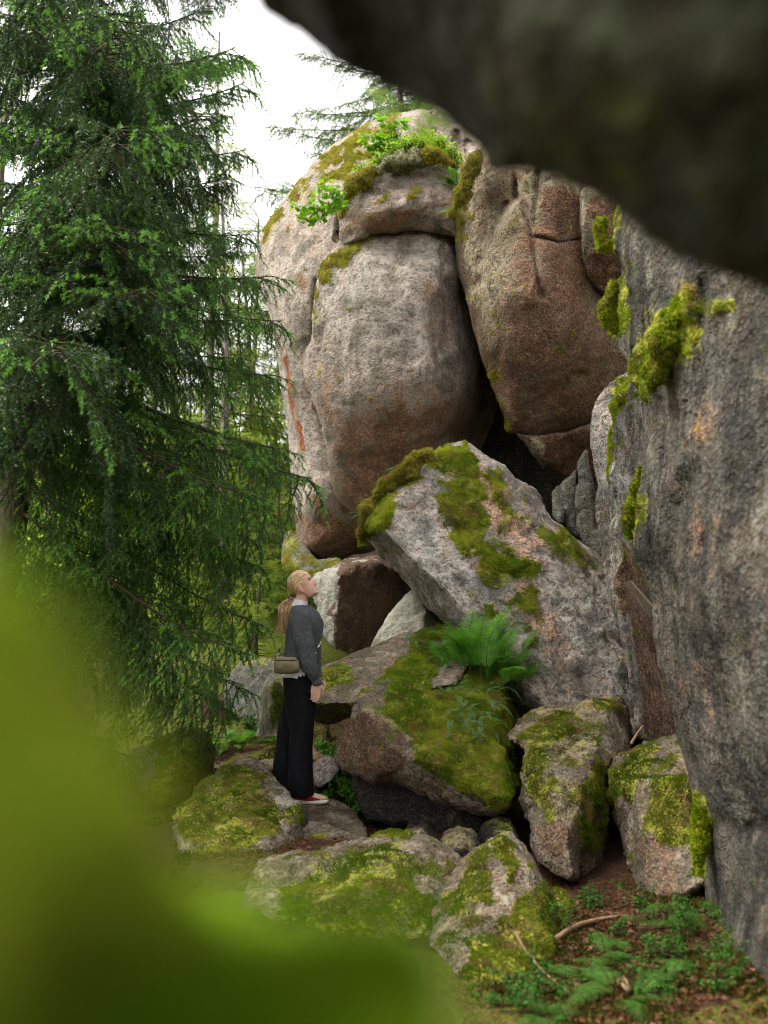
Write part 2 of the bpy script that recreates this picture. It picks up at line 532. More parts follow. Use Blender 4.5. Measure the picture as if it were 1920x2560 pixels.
    faces.append(np.c_[np.roll(prev, -1), prev, np.full(nl, base)])
    verts = np.vstack(verts); faces = np.vstack(faces)
    # orient: front faces must look at the camera
    f0 = F[len(F) // 2:len(F) // 2 + 200]
    nr = np.cross(p3[f0[:, 1]] - p3[f0[:, 0]], p3[f0[:, 2]] - p3[f0[:, 0]])
    if ((nr * (p3[f0[:, 0]] - CAM)).sum(1) > 0).mean() > .5: faces = faces[:, ::-1]
    def normals(v):
        fn = np.cross(v[faces[:, 1]] - v[faces[:, 0]], v[faces[:, 2]] - v[faces[:, 0]])
        n = np.zeros_like(v)
        for k in range(3): np.add.at(n, faces[:, k], fn)
        return n / (np.linalg.norm(n, axis=1, keepdims=True) + 1e-12)
    nrm = normals(verts)
    for k in A: A[k] = np.r_[A[k], np.zeros(len(verts) - len(q))]
    if up_moss:
        um = sstep(.35, .8, nrm[:, 2] + .35 * fbm(verts, 2.2, 3, seed + 5)) * up_moss
        A['moss'] = np.maximum(A['moss'], um)
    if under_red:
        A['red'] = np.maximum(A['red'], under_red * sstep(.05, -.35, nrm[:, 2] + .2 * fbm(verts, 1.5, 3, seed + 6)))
    disp = amp * fbm(verts, nsc, 3, seed) + 1.4 * amp2 * fbm(verts, nsc * 5, 4, seed + 50, .65) + .5 * amp2 * fbm(verts, nsc * 16, 2, seed + 55)
    if ridged: disp = disp - ridged * np.abs(fbm(verts, nsc * 2.2, 3, seed + 70))
    if moss_h:
        mm = sstep(.35, .8, A['moss'] + .8 * fbm(verts, 7, 4, seed + 8, .65))
        disp = disp + moss_h * mm * (.7 + 1.5 * fbm(verts, 8, 4, seed + 60, .6))
    verts = verts + nrm * disp[:, None]
    # chipped facets: local planar cuts that leave crisp edges
    gc = np.random.default_rng(seed + 900)
    ext = float(np.linalg.norm(p3.max(0) - p3.min(0)))
    nch = chips if chips is not None else int(14 + 10 * ext)
    nfv = len(q)
    for _ in range(nch):
        i = gc.integers(nfv)
        c = verts[i]; d = nrm[i] + gc.normal(0, .20, 3); d /= np.linalg.norm(d)
        rad = min(.42, gc.uniform(.08, .20) * min(ext, 3.5) ** .75)
        near = np.where(((verts[:nfv] - c) ** 2).sum(1) < rad * rad)[0]
        if len(near) < 8: continue
        hgt = (verts[near] - c) @ d
        off = np.percentile(hgt, gc.uniform(66, 88))
        w = sstep(rad, rad * .75, np.linalg.norm(verts[near] - c, axis=1))
        verts[near] -= (np.clip(hgt - off, 0, rad * .25) * w)[:, None] * d * .85
    lo3, hi3 = verts.min(0), verts.max(0)
    loc = None
    if parent is None:
        loc = ((lo3[0] + hi3[0]) / 2, (lo3[1] + hi3[1]) / 2, lo3[2])
    ob = mesh_obj(name, verts, faces, mat, parent, True, loc, A)
    ROCKS[key or name] = dict(ob=ob, v=verts, f=faces, n=normals(verts), A=A, nf=len(F))
    return ob

def hash_str(s):
    h = 5381
    for ch in s: h = (h * 33 + ord(ch)) & 0x7fffffff
    return h

def blades(pos, nrm, h, w, k=4, spread=.8, seed=0, tint=None):
    """little tufts of k blades each, standing on a surface"""
    g = np.random.default_rng(seed)
    n = len(pos)
    t1 = np.cross(nrm, g.normal(size=(n, 3))); t1 /= np.linalg.norm(t1, axis=1, keepdims=True) + 1e-9
    t2 = np.cross(nrm, t1)
    V_, F_, T_ = [], [], []
    tint = g.uniform(.45, 1, n) if tint is None else tint
    for i in range(k):
        a = g.uniform(0, 2 * np.pi, n); r = spread * g.uniform(.2, 1, n)
        d = nrm + (np.cos(a) * r)[:, None] * t1 + (np.sin(a) * r)[:, None] * t2
        d /= np.linalg.norm(d, axis=1, keepdims=True)
        hh = (h * g.uniform(.55, 1.25, n))[:, None] if np.ndim(h) else h * g.uniform(.55, 1.25, n)[:, None]
        sd_ = np.cross(d, g.normal(size=(n, 3))); sd_ /= np.linalg.norm(sd_, axis=1, keepdims=True) + 1e-9
        b = pos + (t1 * g.normal(0, .35, n)[:, None] + t2 * g.normal(0, .35, n)[:, None]) * hh
        V_ += [b - sd_ * w, b + sd_ * w, b + d * hh]
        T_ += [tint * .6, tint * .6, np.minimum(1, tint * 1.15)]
    V3 = np.stack(V_, 1).reshape(-1, 3); T3 = np.stack(T_, 1).reshape(-1)
    F3 = np.arange(len(V3)).reshape(-1, 3)
    return V3, F3, T3

def moss_on(key, mat, dens=9000, h=.022, w=.004, cut=.45, k=4, seed=1, maxn=60000, name='moss', lift=-.003, up_bias=.35, edge=.85):
    """moss cushion fuzz over the mossy area of one boulder, as its part"""
    r = ROCKS[key]; v, f, n, m = r['v'], r['f'][:r['nf']], r['n'], r['A']['moss']
    mv = m + edge * fbm(v, 7, 5, seed + 11, .65)
    fm = mv[f].mean(1)
    ar = np.linalg.norm(np.cross(v[f[:, 1]] - v[f[:, 0]], v[f[:, 2]] - v[f[:, 0]]), axis=1) / 2
    wgt = ar * sstep(cut - .3, cut + .15, fm) ** 2
    if key != 'LB': dens, h, w = dens * 2.0, h * .42, w * .7
    N = int(min(maxn, wgt.sum() * dens))
    if N < 10: return None
    g = np.random.default_rng(seed)
    pick = g.choice(len(f), N, p=wgt / wgt.sum())
    u = g.uniform(size=(N, 2)); su = np.sqrt(u[:, :1]); b = np.c_[1 - su, su * (1 - u[:, 1:]), su * u[:, 1:]]
    pos = (v[f[pick]] * b[..., None]).sum(1); nn = (n[f[pick]] * b[..., None]).sum(1)
    nn = nn + np.array([0, 0, up_bias]); nn /= np.linalg.norm(nn, axis=1, keepdims=True)
    hh = h * (.6 + .8 * np.clip(fbm(pos, 12, 2, seed + 3) + .5, 0, 1))
    tint = np.clip(.62 + .9 * fbm(pos, 16, 3, seed + 4) + g.uniform(-.2, .2, N), .05, 1)
    V3, F3, T3 = blades(pos + nn * lift, nn, hh, w, k, .8, seed, tint)
    ob = r['ob']
    top = ob
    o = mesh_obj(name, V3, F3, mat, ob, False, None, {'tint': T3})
    o.matrix_parent_inverse = ob.matrix_basis.inverted() if ob.parent is None else Matrix.Identity(4)
    if ob.parent is not None:
        o.matrix_parent_inverse = Matrix.Translation(-(ob.parent.location)) if False else Matrix.Identity(4)
    o['kind'] = 'stuff'
    return o
# ------------------------------------------------------------------ ground
_g = [P(1560, 2420, 4.4), P(1450, 2300, 4.9), P(1800, 2450, 4.0), P(1250, 2520, 3.85), P(745, 2012, 7.2), P(900, 2075, 7.0), P(1100, 2130, 6.0),
      P(600, 1912, 8.6), P(650, 1885, 9.0), P(480, 1915, 8.8), P(250, 1950, 8.6), P(830, 1900, 8.4), P(1000, 2010, 7.8),
      P(690, 1500, 14.0), P(600, 1560, 13.0), P(350, 1640, 13.0), P(0, 1680, 13), P(1250, 2250, 5.6), P(1600, 2215, 5.6)]
_g += [np.array(p, float) for p in ((-10, 30, 3.8), (0, 40, 7), (10, 30, 7), (20, 20, 6), (-20, 20, 2.2), (-15, 5, .2), (15, 5, 2), (0, -5, -.1), (-8, -8, -.3), (9, -8, .8),
                                    (-60, 60, 9), (60, 60, 14), (60, -60, 6), (-60, -60, 0), (0, 110, 16), (110, 0, 14), (-110, 0, 4), (0, -110, 0), (-2.5, 3, 0), (-1, 1.5, .05), (5, 12, 2.2), (-4, 11, .9), (2, 10, .9))]
_g = np.array(_g)
_gh = tps(np.c_[_g[:, :2] * 50, _g[:, 2]])
def ground_z(x, y):
    x = np.atleast_1d(np.asarray(x, float)); y = np.atleast_1d(np.asarray(y, float))
    p = np.c_[x, y, np.zeros(len(x))]
    near = sstep(40, 10, np.hypot(x, y))
    return _gh(np.c_[x, y] * 50) + near * (.05 * fbm(p, 1.7, 4, 5) + .018 * fbm(p, 9, 3, 6)) + (1 - near) * .6 * fbm(p, .12, 3, 8)

def _axis(lo, hi, c, fine, growth):
    a = [0.0]; s = fine
    while a[-1] < hi - c: a.append(a[-1] + s); s *= growth
    b = [0.0]; s = fine
    while b[-1] < c - lo: b.append(b[-1] + s); s *= growth
    return c + np.array(sorted(set([-x for x in b] + a)))
gx = _axis(-150, 150, .9, .045, 1.022); gy = _axis(-120, 170, 5.2, .045, 1.02)
GX, GY = np.meshgrid(gx, gy)
GZ = ground_z(GX.ravel(), GY.ravel())
gv = np.c_[GX.ravel(), GY.ravel(), GZ]
nx, ny = len(gx), len(gy)
ii = np.arange(nx * ny).reshape(ny, nx)
gf = np.c_[ii[:-1, :-1].ravel(), ii[:-1, 1:].ravel(), ii[1:, 1:].ravel(), ii[1:, :-1].ravel()]
gmoss = sstep(-.05, .25, fbm(gv, .9, 4, 31) + .25 * sstep(8, 12, GY.ravel()))
def ground_material():
    t = NT('forest_floor')
    a, b, c_ = t.noise(9, 8, .7, seed=1), t.noise(60, 6, .7, seed=2), t.noise(2.2, 5, .6, seed=3)
    c = t.mix(t.step(b, .36, .64), (.020, .010, .006), (.075, .035, .016))  # soil browns lowered to put the floor's shade into the colour
    c = t.mix(t.step(a, .5, .7), c, (.10, .052, .026))
    m = t.step(t.math('ADD', t.attr('moss'), t.math('MULTIPLY', t.math('SUBTRACT', a, .5), 1.4)), .45, .7)
    c = t.mix(m, c, t.mix(t.step(b, .35, .65), (.04, .06, .010), (.15, .16, .020)))
    t.bsdf(c, .95, .15, bump=t.math('ADD', a, t.math('MULTIPLY', b, .5)), bstr=.9, bdist=.05)
    return t.m
M['ground'] = ground_material()
ground = mesh_obj('ground', gv, gf, M['ground'], None, True, None, {'moss': gmoss})
tag(ground, 'forest floor of brown needle litter and patches of moss between the boulders', 'ground', kind='structure')
# ------------------------------------------------------------------ the boulders of the place
# --- the great balanced boulder at the back
ob = empty('balanced_boulder', P(880, 1400, 11.0)); big = ob
tag(big, 'huge tall rounded grey boulder with a mossy crown, balanced on smaller rocks', 'boulder')
rock('boulder_body', [(644, 691), (642, 640), (651, 598), (672, 556), (701, 513), (739, 459), (802, 387), (853, 349), (895, 324), (937, 302), (985, 288), (1043, 268), (1075, 272),
     (1127, 300), (1165, 340), (1215, 420), (1240, 600), (1260, 800), (1270, 1000), (1230, 1180), (1120, 1270), (1010, 1330), (925, 1374), (879, 1384), (847, 1398), (807, 1413), (771, 1405), (745, 1378),
     (735, 1336), (729, 1257), (725, 1157), (716, 1058), (700, 939), (680, 820), (668, 772), (650, 728)],
     [(660, 640, 11.9), (740, 900, 11.25), (760, 1250, 11.1), (900, 1350, 11.3), (850, 800, 11.05), (950, 400, 12.0), (1080, 300, 12.8), (800, 560, 11.4), (1150, 800, 11.6), (1150, 1200, 12.0), (1200, 450, 12.8), (720, 1100, 11.3), (850, 640, 11.1), (700, 700, 11.5)],
     M['granite_wall'], R=.55, B=.8, back=3.2, step=7, amp=.05, nsc=.9, amp2=0.008, parent=big, key='A1',
     creases=[([(648, 760), (690, 748), (712, 752)], .04, 3), ([(868, 540), (850, 575), (838, 600), (858, 560)], .10, 5), ([(870, 480), (852, 520), (846, 560), (850, 600)], .12, 6), ([(790, 700), (786, 800), (793, 900), (808, 950)], .10, 4)],
     moss=[([(655, 580), (701, 513), (739, 459), (802, 387), (853, 349), (895, 324), (937, 302), (1000, 285), (1000, 330), (930, 350), (900, 400), (860, 420), (820, 430), (780, 470), (735, 500), (700, 545), (670, 600)], 14, .5), ([(845, 400), (905, 360), (925, 385), (870, 440), (845, 430)], 10, .75)],
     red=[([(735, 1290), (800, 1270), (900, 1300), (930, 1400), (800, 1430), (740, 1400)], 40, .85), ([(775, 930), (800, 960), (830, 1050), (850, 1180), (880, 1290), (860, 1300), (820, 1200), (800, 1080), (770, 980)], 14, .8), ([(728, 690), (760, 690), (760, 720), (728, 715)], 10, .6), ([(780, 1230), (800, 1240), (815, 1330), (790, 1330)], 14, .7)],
     pale=[([(660, 620), (780, 640), (770, 900), (800, 1150), (760, 1260), (735, 1200), (690, 850), (660, 740)], 30, .35)],
     rust=[([(718, 860), (725, 905), (733, 960), (744, 1030), (757, 1100), (762, 1130), (748, 1125), (738, 1080), (726, 1010), (716, 950), (708, 900)], 6, 1.2), ([(781, 1210), (790, 1250), (798, 1300)], 5, .55)],
     moss_h=.03, moss_rough=70)
rock('face_slab', [(785, 740), (792, 690), (800, 650), (828, 615), (862, 580), (905, 552), (950, 535), (1000, 525), (1043, 520), (1090, 520), (1128, 530), (1150, 640), (1168, 740), (1190, 850), (1203, 940), (1190, 1060),
     (1165, 1140), (1120, 1200), (1030, 1262), (950, 1288), (897, 1286), (865, 1268), (841, 1236), (825, 1190), (819, 1137), (811, 1098), (799, 1046), (783, 994), (768, 955), (759, 923), (763, 880), (782, 850), (783, 800)],
     [(800, 720, 10.75), (790, 900, 10.7), (830, 1100, 10.6), (870, 1240, 10.8), (950, 600, 10.7), (1040, 590, 10.7), (960, 850, 10.1), (1050, 850, 10.1), (950, 1100, 10.25), (1060, 1100, 10.35), (1000, 1230, 10.75), (1115, 700, 10.35), (1120, 900, 10.3), (1140, 1020, 10.5), (1160, 760, 10.9), (1195, 940, 11.0), (900, 750, 10.3), (1000, 700, 10.3), (870, 950, 10.3), (1180, 1080, 11.1)],
     M['granite_wall'], R=.22, B=.24, back=1.2, step=6.5, amp=.05, nsc=1.1, amp2=0.010, parent=big, key='A2', ridged=.02,
     creases=[([(1000, 660), (985, 690), (1015, 710), (1005, 740)], .02, 3), ([(1112, 600), (1108, 720), (1118, 840), (1135, 960), (1150, 1040)], .05, 6), ([(842, 660), (828, 740), (833, 820)], .03, 4), ([(950, 640), (944, 700), (950, 770)], .015, 3), ([(1085, 850), (1100, 900), (1090, 960), (1120, 985)], .05, 6)],
     moss=[([(795, 690), (810, 650), (840, 622), (880, 602), (930, 580), (900, 620), (860, 640), (825, 670), (812, 710)], 7, .72), ([(787, 700), (792, 800), (796, 900), (800, 940)], 5, .6)],
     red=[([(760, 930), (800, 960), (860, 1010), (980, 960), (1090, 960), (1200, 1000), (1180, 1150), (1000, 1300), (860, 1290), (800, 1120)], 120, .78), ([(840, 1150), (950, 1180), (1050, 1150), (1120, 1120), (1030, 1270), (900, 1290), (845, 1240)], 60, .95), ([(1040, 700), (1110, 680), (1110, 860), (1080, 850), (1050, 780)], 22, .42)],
     pale=[([(800, 680), (950, 600), (1100, 600), (1110, 720), (1080, 900), (960, 930), (840, 900), (800, 800)], 50, .55)], moss_h=.025)
rock('cap_slab', [(850, 610), (845, 575), (846, 545), (852, 492), (862, 486), (895, 450), (937, 420), (980, 405), (1022, 396), (1085, 392), (1118, 402), (1140, 430), (1142, 470), (1142, 522), (1144, 590), (1100, 584), (1043, 576), (985, 583), (940, 592), (895, 612), (870, 624)],
     [(850, 600, 10.8), (860, 500, 10.85), (920, 450, 10.75), (1040, 410, 10.9), (1110, 420, 10.9), (930, 540, 10.46), (1030, 500, 10.34), (1060, 555, 10.5), (960, 575, 10.58), (1100, 500, 10.42), (1125, 560, 10.52), (890, 600, 10.68)],
     M['granite_wall'], R=.09, B=.10, back=1.2, step=6, amp=.05, nsc=1.3, amp2=0.012, parent=big, key='A3',
     creases=[([(925, 470), (960, 455), (1010, 470), (1050, 465)], .06, 7), ([(1085, 470), (1095, 500), (1100, 520)], .05, 5)],
     moss=[([(850, 500), (880, 462), (930, 424), (1000, 398), (1040, 392), (1060, 410), (1000, 420), (940, 440), (900, 470), (870, 500), (856, 530)], 8, .85), ([(975, 462), (960, 500), (940, 510)], 5, .55), ([(1030, 470), (1050, 465), (1048, 480), (1032, 482)], 6, .8)],
     red=[([(1010, 430), (1110, 430), (1110, 480), (1030, 500)], 18, .35), ([(870, 540), (960, 540), (1060, 530), (1050, 570), (960, 580), (880, 605)], 16, .55)], moss_h=.025)
moss_on('A1', M['moss_gold'], 5200, .045, .009, cut=.5, k=5, seed=3)
moss_on('A2', M['moss_gold'], 6000, .035, .008, cut=.5, seed=4)
moss_on('A3', M['moss_gold'], 7000, .04, .008, cut=.45, seed=5)

# --- hanging red-brown boulder on the right of it
ob = empty('hanging_boulder', P(1400, 1180, 9.6)); hang = ob
tag(hang, 'big red-brown boulder hanging over the dark cave, right of the tall grey one', 'boulder')
rock('boulder_body', [(1250, 300), (1204, 370), (1164, 459), (1142, 545), (1139, 597), (1146, 671), (1161, 726), (1176, 790), (1200, 869), (1219, 928), (1238, 983), (1253, 1032), (1268, 1072), (1290, 1086), (1304, 1100), (1340, 1110), (1430, 1100), (1520, 1080), (1600, 1000), (1640, 800), (1640, 500), (1560, 330), (1400, 260)],
     [(1160, 560, 10.0), (1230, 480, 9.6), (1190, 780, 9.75), (1240, 960, 9.75), (1290, 1080, 9.9), (1300, 700, 9.15), (1400, 500, 9.2), (1400, 800, 9.2), (1480, 600, 9.35), (1420, 1000, 9.85), (1350, 950, 9.45), (1550, 700, 9.7), (1400, 1090, 10.3), (1550, 950, 10.0), (1280, 500, 9.45)],
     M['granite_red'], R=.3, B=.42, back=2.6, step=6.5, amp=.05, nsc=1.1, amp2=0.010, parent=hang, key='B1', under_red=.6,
     creases=[([(1296, 440), (1293, 490), (1310, 523), (1325, 572), (1337, 647), (1345, 700), (1353, 740)], .10, 8), ([(1337, 592), (1370, 598), (1397, 606), (1446, 598)], .08, 5), ([(1345, 430), (1338, 500), (1335, 570)], .06, 6), ([(1268, 510), (1248, 556), (1214, 620), (1196, 672), (1200, 700), (1182, 728)], .07, 6)],
     steps_=[([(1100, 300), (1300, 300), (1293, 492), (1268, 512), (1246, 556), (1212, 620), (1194, 676), (1200, 702), (1179, 731), (1165, 760), (1090, 700)], .22, 7)],
     moss=[([(1205, 375), (1180, 430), (1160, 480), (1148, 540), (1152, 600)], 9, .75), ([(1253, 1000), (1262, 1060), (1270, 1075)], 5, .5), ([(1234, 920), (1244, 960)], 5, .6)],
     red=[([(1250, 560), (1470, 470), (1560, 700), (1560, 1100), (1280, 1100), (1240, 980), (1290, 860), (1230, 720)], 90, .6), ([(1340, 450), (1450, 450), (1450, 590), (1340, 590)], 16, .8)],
     pale=[([(1268, 515), (1215, 622), (1200, 700), (1180, 770), (1230, 920), (1262, 930), (1240, 800), (1260, 690), (1290, 600)], 18, .5), ([(1337, 640), (1352, 740)], 6, .6)], moss_h=.025)
rock('edge_flake', [(1457, 470), (1451, 520), (1452, 572), (1456, 640), (1466, 690), (1482, 720), (1530, 750), (1580, 760), (1600, 600), (1560, 440)],
     [(1455, 500, 9.1), (1460, 640, 9.15), (1500, 600, 9.1), (1560, 700, 9.35)], M['granite_red'], R=.06, back=.6, step=6, parent=hang, key='B3', amp=.03,
     red=[([(1470, 500), (1600, 450), (1600, 760), (1490, 720)], 10, .85)], pale=[([(1455, 480), (1452, 600), (1460, 680)], 6, .8)])
rock('under_flake', [(1290, 1082), (1330, 1086), (1400, 1080), (1480, 1060), (1560, 1060), (1560, 1180), (1450, 1200), (1370, 1182), (1338, 1148), (1312, 1112)],
     [(1300, 1090, 9.95), (1480, 1070, 10.1), (1400, 1180, 10.5), (1330, 1130, 10.0)], M['granite_red'], R=.1, back=1.0, step=7, parent=hang, key='B4', amp=.03, red=[([(1340, 1080), (1560, 1040), (1560, 1200), (1360, 1200)], 12, .9)])
moss_on('B1', M['moss_gold'], 7000, .04, .008, seed=8)

# --- rock behind the crown, with the cleft
rock('cleft_boulder', [(1060, 290), (1100, 262), (1160, 270), (1220, 300), (1250, 380), (1210, 420), (1180, 460), (1160, 520), (1145, 500), (1138, 440), (1130, 390), (1090, 380)],
     [(1080, 300, 12.2), (1150, 320, 12.1), (1140, 460, 11.6), (1200, 380, 11.6)], M['granite_wall'], R=.15, back=1.6, step=7, amp=.05, ridged=.06, key='A5',
     creases=[([(1078, 280), (1086, 330), (1090, 370)], .12, 4), ([(1140, 330), (1145, 400), (1140, 440)], .16, 6), ([(1165, 350), (1160, 420)], .1, 5)])
tag(ROCKS['A5']['ob'], 'cracked grey rock peeping over the mossy crown beside the overhang', 'boulder')

# --- cave: dark rocks far inside
rock('cave_boulder', [(1020, 760), (1300, 700), (1650, 700), (1800, 1200), (1750, 1650), (1350, 1700), (1100, 1600), (1000, 1250)],
     [(1150, 1000, 12.4), (1500, 1000, 12.4), (1350, 1400, 11.8), (1500, 1250, 12.0)], M['granite_dark'], R=.5, back=2, step=16, key='CV', amp=.08)  # sized to block light; near-black colour adds the cave's shade
tag(ROCKS['CV']['ob'], 'rock coloured black for shade, closing the back of the cave', 'boulder')
for i, (o_, t_, lab) in enumerate((
        ([(1442, 1160), (1452, 1138), (1467, 1126), (1474, 1160), (1482, 1202), (1500, 1300), (1520, 1400), (1480, 1390), (1450, 1345), (1441, 1300), (1444, 1220)], 9.25, 'tallest of three upright grey slabs standing inside the cave'),
        ([(1402, 1222), (1412, 1200), (1424, 1190), (1442, 1170), (1446, 1240), (1440, 1290), (1452, 1350), (1415, 1330), (1404, 1290)], 9.4, 'middle one of three upright grey slabs standing inside the cave'),
        ([(1381, 1232), (1388, 1217), (1402, 1212), (1410, 1260), (1410, 1310), (1385, 1300)], 9.55, 'smallest and leftmost of three upright grey slabs inside the cave'))):
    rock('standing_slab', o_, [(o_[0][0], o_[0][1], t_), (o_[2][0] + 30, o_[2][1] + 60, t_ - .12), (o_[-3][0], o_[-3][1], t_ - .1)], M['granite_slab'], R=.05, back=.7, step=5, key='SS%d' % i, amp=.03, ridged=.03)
    tag(ROCKS['SS%d' % i]['ob'], lab, 'rock slab', 'upright slabs inside the cave')

# --- support rock under the great boulder
rock('support_boulder', [(780, 1452), (790, 1436), (810, 1425), (840, 1414), (862, 1398), (894, 1391), (940, 1386), (1020, 1390), (1080, 1450), (1090, 1560), (1050, 1640), (960, 1660), (880, 1640), (815, 1605), (792, 1560), (788, 1500)],
     planes([[(800, 1430, 9.75), (845, 1420, 9.35), (810, 1590, 9.45)], [(845, 1420, 9.35), (830, 1600, 9.2), (1060, 1450, 9.95)], [(860, 1398, 9.7), (1000, 1390, 9.9), (900, 1440, 9.3)]], 26), M['granite_pale'],
     R=.12, back=1.5, step=5.5, key='K', amp=.04, nsc=1.8, amp2=.02,
     red=[([(850, 1408), (870, 1396), (1100, 1380), (1100, 1660), (800, 1660), (806, 1580), (812, 1542), (814, 1500), (834, 1488), (845, 1450)], 5, 1.0)])  # light on the left face put in as pale base; brown elsewhere
tag(ROCKS['K']['ob'], 'dark brown block with its lit left face coloured pale under the tall boulder, behind her face', 'boulder')
rock('pale_rock', [(928, 1625), (944, 1582), (958, 1556), (971, 1536), (1005, 1502), (1037, 1474), (1060, 1492), (1080, 1512), (1110, 1545), (1120, 1600), (1060, 1650), (960, 1660)],
     planes([[(940, 1600, 8.95), (1037, 1475, 9.1), (1050, 1600, 8.7)], [(1060, 1480, 9.0), (1048, 1560, 8.75), (1110, 1560, 9.1)]], 40), M['granite_pale'], R=.07, back=.7, step=5, key='J', amp=.03)
tag(ROCKS['J']['ob'], 'small pale triangular rock in the gap beneath the leaning boulder', 'boulder')

# --- leaning boulder
rock('leaning_boulder', [(907, 1335), (906, 1312), (916, 1290), (926, 1253), (956, 1222), (1007, 1182), (1047, 1146), (1088, 1126), (1123, 1106), (1159, 1098), (1189, 1114), (1225, 1136), (1265, 1161), (1292, 1190), (1331, 1217), (1348, 1237),
     (1371, 1278), (1417, 1313), (1447, 1339), (1503, 1374), (1560, 1420), (1600, 1600), (1620, 1820), (1500, 1880), (1330, 1840), (1250, 1720), (1190, 1640), (1144, 1584), (1103, 1546), (1057, 1500), (1012, 1454), (976, 1418), (941, 1377)],
     planes([[(1000, 1250, 8.55), (1350, 1300, 8.75), (1350, 1700, 7.75)], [(916, 1290, 8.75), (1047, 1160, 8.85), (1050, 1200, 8.5)], [(930, 1380, 8.95), (1100, 1560, 8.5), (1130, 1540, 8.05)], [(1450, 1330, 8.95), (1300, 1200, 8.9), (1360, 1330, 8.6)]], 14),
     M['granite_lean'], R=.11, B=.16, back=1.3, step=5.5, key='D', amp=.05, nsc=1.5, amp2=0.016, ridged=.05,
     creases=[([(1335, 1318), (1370, 1312), (1400, 1316), (1440, 1335)], .04, 4), ([(1250, 1250), (1300, 1300), (1330, 1330)], .03, 8)],
     moss=[([(907, 1370), (903, 1310), (918, 1270), (926, 1248), (956, 1216), (1007, 1176), (1047, 1142), (1088, 1122), (1130, 1102), (1140, 1112), (1090, 1150), (1040, 1170), (1000, 1215), (985, 1265), (950, 1320), (925, 1310), (915, 1350)], 8, 1.0),
           ([(1040, 1160), (1090, 1130), (1150, 1105), (1190, 1170), (1210, 1230), (1215, 1300), (1250, 1370), (1245, 1400), (1200, 1400), (1160, 1370), (1130, 1310), (1080, 1250), (1120, 1220), (1090, 1170)], 12, .85),
           ([(1215, 1190), (1245, 1180), (1262, 1210), (1250, 1250), (1290, 1280), (1300, 1310), (1270, 1320), (1230, 1260)], 10, .7), ([(1330, 1320), (1400, 1330), (1450, 1370), (1460, 1400), (1420, 1395), (1370, 1360)], 9, .72), ([(1190, 1380), (1260, 1380), (1300, 1400), (1350, 1410), (1340, 1445), (1290, 1440), (1240, 1460), (1215, 1430)], 10, .78),
           ([(1330, 1440), (1345, 1470), (1345, 1510), (1360, 1545), (1335, 1530), (1310, 1510), (1330, 1480)], 9, .66), ([(1225, 1520), (1255, 1518), (1260, 1550), (1240, 1562)], 7, .9), ([(1280, 1530), (1310, 1560), (1330, 1600), (1400, 1640)], 8, .5)],
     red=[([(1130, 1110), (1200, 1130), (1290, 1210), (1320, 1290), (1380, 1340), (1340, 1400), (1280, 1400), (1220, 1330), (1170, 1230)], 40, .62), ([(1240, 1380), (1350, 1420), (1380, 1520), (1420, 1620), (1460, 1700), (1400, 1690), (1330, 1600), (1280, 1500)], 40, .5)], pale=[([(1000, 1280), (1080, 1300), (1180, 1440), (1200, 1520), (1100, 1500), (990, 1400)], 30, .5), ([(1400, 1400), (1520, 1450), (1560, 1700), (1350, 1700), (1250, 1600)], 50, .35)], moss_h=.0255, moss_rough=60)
tag(ROCKS['D']['ob'], 'large leaning pink-grey boulder with a broad diagonal band of moss', 'boulder')
moss_on('D', M['moss'], 9500, .028, .006, cut=.47, seed=12, k=4)
# golden rim cushion
_r = ROCKS['D']
# --- tall narrow slab on the right
rock('upright_slab', [(1570, 930), (1540, 945), (1510, 973), (1481, 1012), (1474, 1052), (1477, 1121), (1486, 1190), (1493, 1278), (1508, 1374), (1518, 1480), (1538, 1556), (1559, 1632), (1570, 1708), (1582, 1780), (1600, 1850), (1720, 1860), (1740, 1700), (1700, 1300), (1680, 1000), (1630, 920)],
     planes([[(1490, 1050, 7.25), (1600, 1050, 6.9), (1545, 1500, 6.95)], [(1540, 1404, 6.9), (1595, 1770, 6.95), (1680, 1600, 7.6)], [(1480, 1010, 7.4), (1570, 935, 7.5), (1540, 1010, 7.0)]], 22), M['granite'], R=.1, B=.2, back=1.2, step=6, key='E', creases=[([(1535, 1090), (1542, 1200), (1534, 1320), (1548, 1420)], .04, 4)], amp=.05, nsc=1.5, amp2=0.014,
     moss=[([(1505, 985), (1545, 955), (1568, 985), (1560, 1030), (1535, 1060), (1510, 1100), (1500, 1180), (1486, 1190), (1496, 1100), (1500, 1040)], 9, .85)],
     red=[([(1535, 1400), (1560, 1560), (1590, 1740), (1600, 1850), (1740, 1850), (1740, 1350), (1600, 1350)], 10, .95)], pale=[([(1500, 1150), (1580, 1150), (1560, 1400), (1520, 1400)], 25, .5)], moss_h=.025)
tag(ROCKS['E']['ob'], 'tall narrow upright slab with a brown side, wedged behind the right wall', 'boulder')
moss_on('E', M['moss_lime'], 9000, .03, .007, seed=14)

